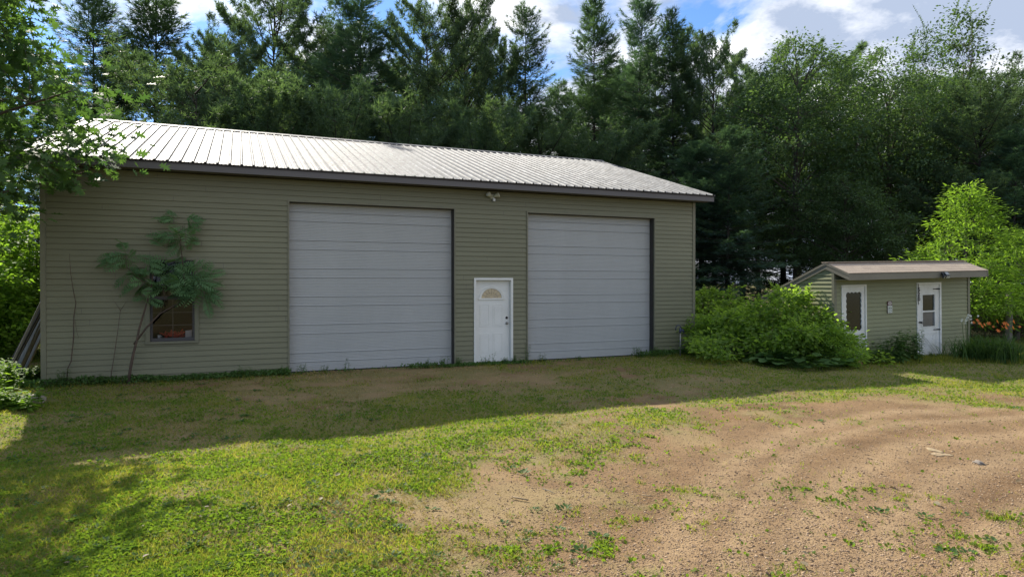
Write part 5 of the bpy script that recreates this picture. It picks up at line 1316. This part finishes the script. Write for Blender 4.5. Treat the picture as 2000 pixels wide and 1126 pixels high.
def window_tree():
    D0 = -0.28
    def wp(px, py, d=D0):   # point of the picture on a plane d metres in front of the wall
        for_s = 5.0
        for _ in range(30):
            p = gl(for_s, d, 0); e = (p.x / p.y * FPX + 1000) - px; for_s -= e * 0.008
        p = gl(for_s, d, 0); return np.array([p.x, p.y, zat(py, p.y)])
    b = wp(249, 748)
    e = empty('sumac_tree', (b[0], b[1], 0)); tag(e, 'slender young tree with feather shaped leaves growing across the garage window', 'tree')
    O = np.array([b[0], b[1], 0.0]); wd = MB()
    def path(pts, r0, r1):
        P = [wp(*p) - O for p in pts]; n = len(P); wd.tube(P, [r0 + (r1 - r0) * i / (n - 1) for i in range(n)], 7); return P
    path([(249, 752), (254, 718), (260, 690), (266, 668), (272, 640), (284, 600), (296, 560), (300, 530)], 0.032, 0.010)
    path([(261, 672), (285, 640), (312, 612), (345, 594), (362, 570), (358, 520), (352, 470), (358, 440)], 0.020, 0.006)
    path([(312, 612), (322, 585), (318, 560)], 0.008, 0.005)
    path([(345, 594), (380, 570), (395, 550)], 0.008, 0.005); path([(296, 560), (265, 540), (247, 520), (246, 495)], 0.008, 0.004)
    wd.build('trunk', M['twig'], e)
    nb = NB(); tw = NB(); r = np.random.default_rng(17)
    cl = [((246, 500), 8, .36), ((240, 520), 8, .34), ((258, 535), 8, .34), ((285, 550), 9, .34), ((300, 540), 9, .36), ((318, 560), 9, .34), ((345, 545), 10, .36), ((350, 520), 9, .38), ((365, 560), 9, .36), ((388, 560), 9, .34), ((398, 550), 8, .34), ((356, 445), 10, .33), ((352, 470), 9, .32), ((362, 430), 9, .30), ((375, 535), 8, .36), ((330, 535), 8, .32), ((272, 565), 5, .28), ((355, 490), 8, .30), ((356, 450), 6, .30), ((405, 578), 5, .34), ((392, 572), 6, .34), ((330, 568), 6, .32), ((372, 578), 5, .32), ((222, 505), 4, .30)]
    right = np.array([CT, ST, 0]); fw = np.array([ST, -CT, 0])
    for (pp, n, L) in cl:
        for k in range(int(n * 0.85)):
            c = wp(*pp, D0 + r.normal(0, .05)) - O + r.normal(0, .10, 3)
            a = r.uniform(0, 6.283); d = right * math.cos(a) * 1.1 + fw * (0.2 + 0.5 * r.normal()) + np.array([0, 0, math.sin(a) * 0.45 + 0.05]); c = c + d * 0.05
            pinnate(nb, tw, c, d, L * r.uniform(.85, 1.25), r, 7)
    # long leaf hanging to the right
    for px, py, dd in ((400, 560, (1.0, -.9)), (398, 575, (.35, -1.2)), (392, 545, (1.0, -.2)), (395, 540, (.9, .3)), (262, 498, (1.0, -.25)), (245, 500, (-1.0, .05))):
        pinnate(nb, tw, wp(px, py) - O, right * dd[0] + fw * .2 + np.array([0, 0, dd[1]]), 0.45, r, 11)
    nb.build('crown', M['sumac'], e); tw.build('twigs', M['weedleaf'], e)
    # bare stems
    b2 = wp(132, 752, -.15); e2 = empty('bare_sapling', (b2[0], b2[1], 0)); tag(e2, 'tallest bare brown stem standing against the siding near the left corner', 'sapling', 'bare stems against the left siding')
    m = MB(); m.tube([wp(x, y, -.12) - np.array([b2[0], b2[1], 0]) for x, y in ((129, 756), (131, 720), (138, 705), (143, 660), (144, 618), (148, 592), (142, 560), (138, 530), (136, 495))], [.013, .012, .011, .010, .009, .008, .007, .005, .003], 6)
    m.tube([wp(x, y, -.12) - np.array([b2[0], b2[1], 0]) for x, y in ((146, 625), (149, 645), (153, 660))], [.004, .003, .002], 5); m.build('stem', M['twig'], e2)
    b3 = wp(214, 750, -.15); e3 = empty('bare_sapling', (b3[0], b3[1], 0)); tag(e3, 'shorter bare forked stem between the tall bare stem and the feather leaved tree', 'sapling', 'bare stems against the left siding')
    o3 = np.array([b3[0], b3[1], 0]); m = MB(); m.tube([wp(x, y, -.12) - o3 for x, y in ((213, 752), (218, 720), (223, 690), (229, 650), (235, 606))], [.010, .009, .008, .006, .005], 6)
    m.tube([wp(x, y, -.12) - o3 for x, y in ((235, 606), (226, 592), (219, 582))], [.005, .003, .002], 5); m.tube([wp(x, y, -.12) - o3 for x, y in ((235, 606), (243, 594), (248, 585))], [.005, .003, .002], 5); m.build('stem', M['twig'], e3)
window_tree()

# ------------------------------------------------------------------ leaning boards left of the garage
def boards():
    r = random.Random(4)
    for i in range(9):
        d0 = 0.85 + i * 0.19; top = gl(-0.10 - 0.02 * (i % 2), d0 + 0.1, 2.0 + r.uniform(-.1, .2)); bot = gl(-0.90 - r.uniform(-.05, .08), d0 - 0.05 + r.uniform(-.04, .04), 0.0)
        e = empty('leaning_plank', bot); tag(e, 'dark weathered plank leaning among its row against the left side wall of the garage', 'plank', 'planks leaning against the left garage wall')
        v = top - bot; L = v.length; q = v.to_track_quat('Z', 'Y').to_matrix().to_4x4() @ Matrix.Rotation(r.uniform(-.5, .5) + TH, 4, 'Z')
        m = MB(); w = r.choice((.045, .055, .07)); 
        m.box(-w, w, -.02, .02, -0.05, L, T=q); m.build('plank', M['oldwood'] if i % 2 == 0 else M['darkwood'], e, 0.003)
boards()

def lump_rock(name, px, py, sx, sy, sz, mat, label, seed, cat='rock', sink=0.3):
    p = G(px, py); r = np.random.default_rng(seed); n, k = 14, 22; V = []
    for i in range(n):
        ph = math.pi * i / (n - 1)
        for j in range(k):
            th = 2 * math.pi * j / k; d = np.array([math.sin(ph) * math.cos(th), math.sin(ph) * math.sin(th), math.cos(ph)])
            f = 1 + 0.22 * math.sin(3 * d[0] + seed) * math.cos(2.3 * d[1] + seed * 2) + 0.12 * math.sin(5 * d[1] + 4 * d[2] + seed) + r.normal(0, .012)
            d = np.sign(d) * np.abs(d) ** 0.8; V.append((d[0] * sx * f, d[1] * sy * f, d[2] * sz * f))
    F = [(i * k + j, (i + 1) * k + j, (i + 1) * k + (j + 1) % k, i * k + (j + 1) % k) for i in range(n - 1) for j in range(k)]
    m = MB(); m.add(V, F, 0, True); o = m.build(name, M[mat]); o.location = (p[0], p[1], gz(p[0], p[1]) + sz * (1 - sink * 2) * 0.5); o.rotation_euler = (0, 0, seed)
    tag(o, label, cat)
lump_rock('field_stone', 57, 783, 0.24, 0.15, 0.09, 'rock', 'low grey field stone half sunk at the left corner of the garage lawn', 3)
lump_rock('flat_stone', 1838, 888, 0.10, 0.11, 0.004, 'palerock', 'flat pale cracked stone set in the gravel drive at the right', 5, sink=0.45)
lump_rock('flat_stone', 1826, 882, 0.10, 0.05, 0.010, 'palerock', 'small pale chip just left of the flat cracked stone', 8, sink=0.45)
lump_rock('small_stone', 1914, 905, 0.07, 0.04, 0.025, 'rock', 'small grey stone in the gravel right of the pale flat stone', 11, sink=0.35)
def twig_thing(pts, rad, label, name='fallen_stick', mat='oldwood'):
    P = [G(*p) for p in pts]; o0 = P[0].copy(); o0[2] = gz(o0[0], o0[1])
    V = [np.array([p[0] - o0[0], p[1] - o0[1], gz(p[0], p[1]) - o0[2] + rad + 0.012]) for p in P]
    m = MB(); m.tube(V, [rad * (1 - .3 * i / (len(V) - 1)) for i in range(len(V))], 6); o = m.build(name, M[mat]); o.location = o0; tag(o, label, 'stick', 'sticks lying about the yard')
twig_thing([(1002, 966), (1018, 969), (1032, 972)], 0.009, 'short pale stick on the dirt right of the lawn edge', mat='palerock')
twig_thing([(1060, 952), (1072, 956), (1085, 962)], 0.004, 'thin twig right of the short pale stick')
twig_thing([(1028, 860), (1045, 862), (1052, 864)], 0.006, 'pale stick in the thin grass below the shadow edge', mat='palerock')
twig_thing([(1255, 966), (1266, 968), (1275, 969)], 0.007, 'pale chip of wood in the middle of the drive', mat='palerock')

# ------------------------------------------------------------------ post, trailer, brush beyond the shed
def post():
    Y = 20.5; x = at(1971, Y); e = empty('wooden_post', (x, Y, 0)); tag(e, 'stout grey weathered wooden post behind the daylilies', 'post')
    m = MB(); m.tube([(0, 0, -.2), (0.0, 0, 0.4), (0.01, 0, 1.2), (0.015, 0, zat(568, Y))], [0.085, 0.092, 0.09, 0.094], 14); m.build('shaft', M['oldwood'], e)
    w = MB()
    for z in (0.85, 1.15, 1.3): w.tube([(0.1 * math.cos(t / 12 * 6.284) + .008, 0.1 * math.sin(t / 12 * 6.284), z) for t in range(13)], 0.004, 4)
    w.build('wire', M['black'], e)
post()
def trailer():
    Y = 23.0; e = empty('utility_trailer', (at(1880, Y), Y, 0), 0.1); tag(e, 'pale metal railed utility trailer half hidden behind the shed right corner', 'trailer')
    m = MB()
    for z in (1.02, 1.14): m.tube([(-1.6, 0, z), (0.62, 0, z)], 0.022, 6); m.tube([(-1.6, 1.2, z), (0.62, 1.2, z)], 0.022, 6); m.tube([(0.62, 0, z), (.62, 1.2, z)], 0.022, 6)
    for x in (-1.6, -.8, 0, .6): m.tube([(x, 0, .6), (x, 0, 1.14)], 0.02, 6); m.tube([(x, 1.2, .6), (x, 1.2, 1.14)], 0.02, 6)
    m.build('rails', M['whitegrime'], e)
    m = MB(); m.box(-1.62, .64, 0.03, 1.17, .52, .60); m.box(-1.62, .64, 0.0, .028, .52, .85); m.build('bed', M['doorsteel'], e, 0.006)
    for y in (-0.08, 1.28):
        m = MB(); m.tube([(-.5, y - .08, .3), (-.5, y - .07, .3), (-.5, y + .07, .3), (-.5, y + .08, .3)], [.22, .29, .29, .22], 22); w = m.build('wheel', M['black'], e)
        m = MB(); m.tube([(-.5, y - .085, .3), (-.5, y + .085, .3)], .14, 16); m.build('rim', M['galv'], w)
trailer()
def brush():
    for px, Y, R, H, lb, sd in ((1935, 24.5, 1.0, 1.5, 'tangled dry brown brush behind the daylilies left of the post', 5), (2000, 24.0, 1.1, 1.45, 'tangled dry brown brush right of the wooden post', 6)):
        x = at(px, Y); e = empty('dry_brush', (x, Y, 0)); tag(e, lb, 'brush', 'dry brush by the post')
        r = np.random.default_rng(sd); nb = NB(); n = 1800
        A = np.stack([r.normal(0, R * .5, n), r.normal(0, .4, n), r.uniform(0, H * .8, n)], 1); D = rdir(r, n); D[:, 2] = np.abs(D[:, 2]) + .3
        nb.sticks(A, A + D * r.uniform(.15, .5, n)[:, None], .006, .002, 3, r.random(n)); nb.build('stems', M['drybrush'], e)
brush()

# ------------------------------------------------------------------ grass, clover, gravel: stuff
def in_view(x, y, pad=1.12):
    return np.abs(x) < y * (1000 / FPX) * pad + 0.3
def free(x, y):
    dx, dy = x - GX, y - GY; s = dx * CT + dy * ST; d = -dx * ST + dy * CT
    g = (s > -0.03) & (s < GL + 0.03) & (d > -0.02) & (d < GD)
    g |= (s > D1[0]) & (s < D1[1]) & (d > -0.13) & (d < 1); g |= (s > D2[0]) & (s < D2[1]) & (d > -0.11) & (d < 1)
    c, s_ = math.cos(STH), math.sin(STH); dx, dy = x - SX, y - SY; s2 = dx * c + dy * s_; d2 = -dx * s_ + dy * c
    g |= (s2 > 0) & (s2 < 4.95) & (d2 > -0.02) & (d2 < 2.7)
    return ~g
def sample(n, r, y0=3.0, y1=26.0, p=1.0):
    # more samples near the lens: uniform in 1/y^p
    u = r.random(n); y = (y0 ** -p + u * (y1 ** -p - y0 ** -p)) ** (-1 / p)
    x = r.uniform(-1, 1, n) * (y * 0.875 + 0.3)
    k = free(x, y) & (y > 2.6); return x[k], y[k]
def patch(x, y, sc, seed): return fbm(x * sc, y * sc, seed, 4)
r = np.random.default_rng(200)
x, y = sample(900000, r, 3.4, 24.0, 0.75)
g, dr = cover(x, y)
lo = 1 - sstep(.35, .6, g); gn = g + (patch(x, y, 1.6, 21) - 0.5) * (1.1 - .5 * lo) + (patch(x, y, 7.0, 27) - 0.5) * .9 * lo
keep = r.random(len(x)) < sstep(0.26, 0.80, gn) * 0.97 + 0.02 * (gn > 0.1)
x, y, g, dr = x[keep], y[keep], g[keep], dr[keep]
straw = (dr + (patch(x, y, 1.3, 40) - 0.5) * 1.2 + r.normal(0, .14, len(x))) > 0.55
wd_ = wall_dist(x, y)
n = len(x)
long_ = 1 + 1.2 * np.exp(-np.clip(wd_, 0, 9) * 2.5) * (wd_ > 0)
keepg = 0
S = (0.022 + 0.040 * r.random(n) ** 1.5) * long_ * (0.65 + 0.9 * patch(x, y, 0.9, 60)) * (0.8 + 0.02 * y)
C = np.stack([x, y, height(x, y) - 0.004], 1)
D = rdir(r, n) * 0.75; D[:, 2] = np.abs(D[:, 2]) * .5 + 0.55
cols = patch(x, y, 0.8, 71) * 0.6 + 0.4 * r.random(n)
W = (1.0 + 0.07 * y) * 0.9
def part(mask, mat, name, label, tmpl, Ss, Ws):
    nb = NB(); nb.scatter(*tmpl, C[mask], D[mask], rdir(r, int(mask.sum())) , Ss[mask], cols[mask], W=Ws[mask] if hasattr(Ws, '__len__') else Ws)
    o = nb.build(name, M[mat]); tag(o, label, 'grass', kind='stuff')
M['grassblade'] = leafmat('grass_blades', (0.088, 0.118, 0.022), (0.215, 0.205, 0.045), 0.47, boost=2.4, rough=0.5, spec=0.25)
M['strawblade'] = leafmat('dry_grass_blades', (0.22, 0.155, 0.07), (0.42, 0.32, 0.15), 0.3, boost=1.2, rough=0.7, spec=0.15)
M['clover'] = leafmat('clover_leaves', (0.075, 0.135, 0.022), (0.165, 0.235, 0.035), 0.45, boost=2.0, rough=0.6, spec=0.15)
T_BL = ([(-.05, 0, 0), (.05, 0, 0), (.04, .6, .10), (-.04, .6, .10), (0, 1, .3)], [(0, 1, 2, 3)])
T_BL3 = ([(-.055, 0, 0), (.055, 0, 0), (.01, 1, .25)], [(0, 1, 2)])
broad = (r.random(n) < 0.12 + 0.40 * sstep(.40, .68, patch(x, y, 2.2, 91))) & ~straw
cols = np.where(patch(x, y, 1.1, 33) > .56, cols * .5 + .5, cols)
part(~straw & ~broad, 'grassblade', 'lawn_grass', 'short green lawn grass and weeds', T_BL3, S, W * 1.1)
D[straw, 2] *= 0.45
straw &= r.random(n) < 0.8
part(straw, 'strawblade', 'dry_grass', 'dry straw coloured grass patches', T_BL3, S * 1.0, W * 0.9)
# low broad leaves: clover and plantain
D[:, 2] *= 0.35
C[:, 2] += 0.012
part(broad, 'clover', 'clover_patches', 'low clover and broad leaved weeds in the lawn', T_LEAF, 0.018 + 0.022 * r.random(n) * (0.8 + 0.03 * y), 1.25)
# rosettes of darker plantain on the lawn and at the edge of the dirt
m_ = 1500; xx, yy = sample(m_, r, 3.6, 14.0, 1.0); gg, _ = cover(xx, yy); kk = r.random(len(xx)) < np.where(gg > .6, .6, np.where(gg > .2, .14, .01)); xx, yy = xx[kk], yy[kk]
per = 16; idx = np.repeat(np.arange(len(xx)), per); az = r.random(len(idx)) * 6.283; sc = (0.6 + 0.9 * r.random(len(xx)))[idx]
nb = NB(); Cr = np.stack([xx[idx] + np.cos(az) * .03 * sc * r.random(len(idx)) * 2, yy[idx] + np.sin(az) * .03 * sc * r.random(len(idx)) * 2, height(xx, yy)[idx] + 0.008], 1)
Dr = np.stack([np.cos(az), np.sin(az), 0.25 + .5 * r.random(len(az))], 1)
nb.scatter(*T_LEAF, Cr, Dr, np.array([[0, 0, 1.]]) + rdir(r, len(az)) * .3, 0.036 * sc * (0.6 + .6 * r.random(len(az))), r.random(len(az)))
o = nb.build('lawn_weeds', M['weedleaf']); tag(o, 'scattered rosettes of plantain and other low weeds', 'weeds', kind='stuff')
# weeds strip along the wall foot
m_ = 16000; s = r.uniform(-0.4, GL + 6, m_); d = -np.abs(r.normal(0, .16, m_)) - .02; dn = patch(s * 1.0, s * 0 + 3, 1.3, 5)
hh_ = np.where(s < 4.5, 1.5, np.where((s > 8) & (s < 13.4), .45, 1.1)) * (0.5 + dn); hh_ = np.where(s > 13.2, 1.7, hh_)
ok = ~(((s > D1[0]) & (s < D1[1] - 1.2)) | ((s > D2[0]) & (s < D2[1] - .6))) | (r.random(m_) < .12)
P = np.stack([GX + s * CT - d * ST, GY + s * ST + d * CT], 1)
ok &= free(P[:, 0], P[:, 1])
s, d, hh_, P = s[ok], d[ok], hh_[ok], P[ok]; k = len(s)
nb = NB(); Cc = np.stack([P[:, 0], P[:, 1], height(P[:, 0], P[:, 1]) + r.random(k) * 0.08 * hh_], 1); Dd = rdir(r, k); Dd[:, 2] = np.abs(Dd[:, 2]) + .2
nb.scatter(*T_LEAF, Cc, Dd, np.array([[0, 0, 1.]]) + rdir(r, k) * .6, 0.055 * (0.5 + .7 * r.random(k)), r.random(k) * .6)
o = nb.build('wall_foot_weeds', M['weedleaf']); tag(o, 'low green creeping weeds along the foot of the garage wall', 'weeds', kind='stuff')
# long grass in front of the shrubs and shed
m_ = 26000; t = r.random(m_); xx = at(1360 + t * 640, 1) ; Yf = 16.6 + t * 0.3 + r.normal(0, .28, m_); xx = xx * Yf; okk = free(xx, Yf); xx, Yf = xx[okk], Yf[okk]; k = len(xx)
nb = NB(); Dd = rdir(r, k) * .8; Dd[:, 2] = np.abs(Dd[:, 2]) + .7
nb.scatter(*T_BL3, np.stack([xx, Yf, height(xx, Yf)], 1), Dd, rdir(r, k), 0.07 + .08 * r.random(k), r.random(k), W=1.6)
o = nb.build('verge_grass', M['grassblade']); tag(o, 'longer uncut grass before the shrubs and the shed', 'grass', kind='stuff')
# fallen pale leaves
m_ = 60; xx, yy = sample(m_, r, 3.8, 14.0, 1.0); k = len(xx); az = r.random(k) * 6.283
nb = NB(); nb.scatter(*T_LEAF, np.stack([xx, yy, height(xx, yy) + .03], 1), np.stack([np.cos(az), np.sin(az), r.normal(0, .2, k)], 1), np.array([[0, 0, 1.]]) + rdir(r, k) * .4, 0.035 + .035 * r.random(k), r.random(k))
M['litter'] = leafmat('pale_dead_leaves', (0.16, 0.12, 0.07), (0.32, 0.27, 0.18), 0.2, boost=1.1)
o = nb.build('leaf_litter', M['litter']); tag(o, 'scattered pale dead leaves and chips', 'leaf litter', kind='stuff')
# gravel
m_ = 200000; xx, yy = sample(m_, r, 3.6, 15.0, 1.2); gg, _ = cover(xx, yy); kk = (r.random(len(xx)) < (1.05 - gg) ** 1.5); xx, yy = xx[kk], yy[kk]; k = len(xx)
nb = NB(); OCT = ([(0, 0, -.5), (.6, 0, 0), (.1, .5, .05), (-.55, .1, 0), (0, -.5, .02), (.05, .02, .42)], [(0, 2, 1), (0, 3, 2), (0, 4, 3), (0, 1, 4), (5, 1, 2), (5, 2, 3), (5, 3, 4), (5, 4, 1)])
az = r.random(k) * 6.283
nb.scatter(OCT[0], OCT[1], np.stack([xx, yy, height(xx, yy) + .001], 1), np.stack([np.cos(az), np.sin(az), az * 0], 1), np.array([[0, 0, 1.]]) + rdir(r, k) * .3, 0.003 + .009 * r.random(k) ** 2 + 0.020 * r.random(k) ** 14 + 0.0004 * yy, r.random(k))
M['pebble'] = leafmat('gravel_pebbles', (0.13, 0.08, 0.05), (0.52, 0.375, 0.24), 0.0, boost=1.0, rough=0.85, spec=0.2)
o = nb.build('gravel', M['pebble']); tag(o, 'fine brown and tan gravel of the drive', 'gravel', kind='stuff')
